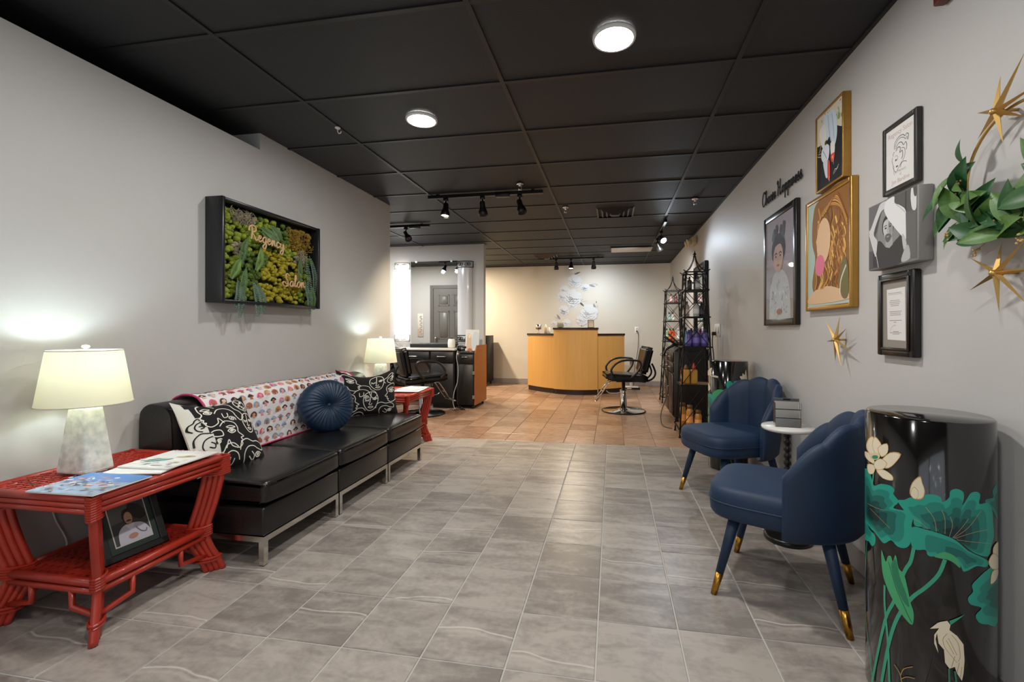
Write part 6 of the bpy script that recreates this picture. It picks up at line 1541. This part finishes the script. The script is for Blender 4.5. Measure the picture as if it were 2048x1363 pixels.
# wreath: gold hoop with leaves
HC_ = (WR - .035, 1.46, 1.60); HR = .182
t = thing('leafy_wreath', 'gold hoop wreath with glossy green leaves and tiny tan flowers', 'wreath', (HC_[0], HC_[1], HC_[2] - HR))
MB().tube([(HC_[0], HC_[1] - HR * math.cos(a), HC_[2] + HR * math.sin(a)) for a in [2 * PI * k / 72 for k in range(72)]], .0045, 8, closed=True).build('hoop', gold_s, t)
leaf_m = [M('leaf_green', '#33602c', .48, var=.4, vscale=18, col2='#1a4019'), M('leaf_bright', '#557a36', .48, var=.4, vscale=18, col2='#30561f'), M('leaf_deep', '#27562c', .46, var=.4, vscale=18, col2='#143a1b')]
def leaf_mesh(mi):
    q = MB(); n = 10
    def pt(u, v):
        w_ = .5 * math.sin(PI * min(1, u * 1.0) ** .82) * .42; x = u; y = (v - .5) * 2 * w_
        return (x, y, .10 * math.sin(u * 2.4) - .10 * u * u + .35 * abs(y))
    q.grid(lambda v, u: pt(u, v), 4, n); o = q.build('leaf', leaf_m[mi], None, org=(0, 0, 0)); me = o.data; bpy.data.objects.remove(o)
    return me
lms = [leaf_mesh(k) for k in range(3)]; rr = random.Random(14); ox, oy, oz = ORG[t.name]
def place_leaf(Y, Z, ang, ln, tip_out, roll):
    o = bpy.data.objects.new('leaf', rr.choice(lms)); COL.objects.link(o); o.parent = t
    d = Vector((-tip_out, -math.cos(ang), math.sin(ang))).normalized(); nv = Vector((-1, 0, 0)) + Vector((0, math.sin(ang), math.cos(ang))) * roll; nv = (nv - d * nv.dot(d)).normalized(); sdv = nv.cross(d)
    mt = Matrix((d, sdv, nv)).transposed().to_4x4()
    o.matrix_local = Matrix.Translation((HC_[0] - .012 - oz * 0 - ox + rr.uniform(-.02, .004), Y - oy, Z - oz)) @ mt @ Matrix.Scale(ln, 4)
for k in range(64):
    a = R(166 + 195 * k / 63 + rr.uniform(-5, 5)); Y, Z = HC_[1] - HR * math.cos(a), HC_[2] + HR * math.sin(a)
    for _ in range(30):
        out = rr.uniform(0, 2 * PI); l_ = rr.uniform(.10, .155); ty, tz = Y - l_ * math.cos(out), Z + l_ * math.sin(out)
        if tz > 1.405 and ty < 1.765 and tz < 1.68 - .6 * max(0, ty - 1.58): break
    place_leaf(Y, Z, out, l_, rr.uniform(.05, .5), rr.uniform(-.5, .5))
for a_, l_ in ((156, .08),):
    a = R(a_); place_leaf(HC_[1] - HR * math.cos(a), HC_[2] + HR * math.sin(a), a + rr.choice((-1.2, 1.0)), l_, .2, .2)
tan = M('tiny_flower_tan', '#c9a468', .7)
for k in range(12):
    a = R(172 + 175 * k / 11 + rr.uniform(-6, 6)); r_ = HR + rr.uniform(-.05, .07); q = MB()
    c = (HC_[0] - .045, HC_[1] - r_ * math.cos(a), HC_[2] + r_ * math.sin(a))
    for j in range(9): q.ico((c[0] + rr.uniform(-.01, .01), c[1] + rr.uniform(-.012, .012), c[2] + rr.uniform(-.012, .012)), .0038, 1)
    q.tube([c, (HC_[0], HC_[1] - HR * math.cos(a), HC_[2] + HR * math.sin(a))], .0014, 4)
    q.build('flower_cluster', tan, t)
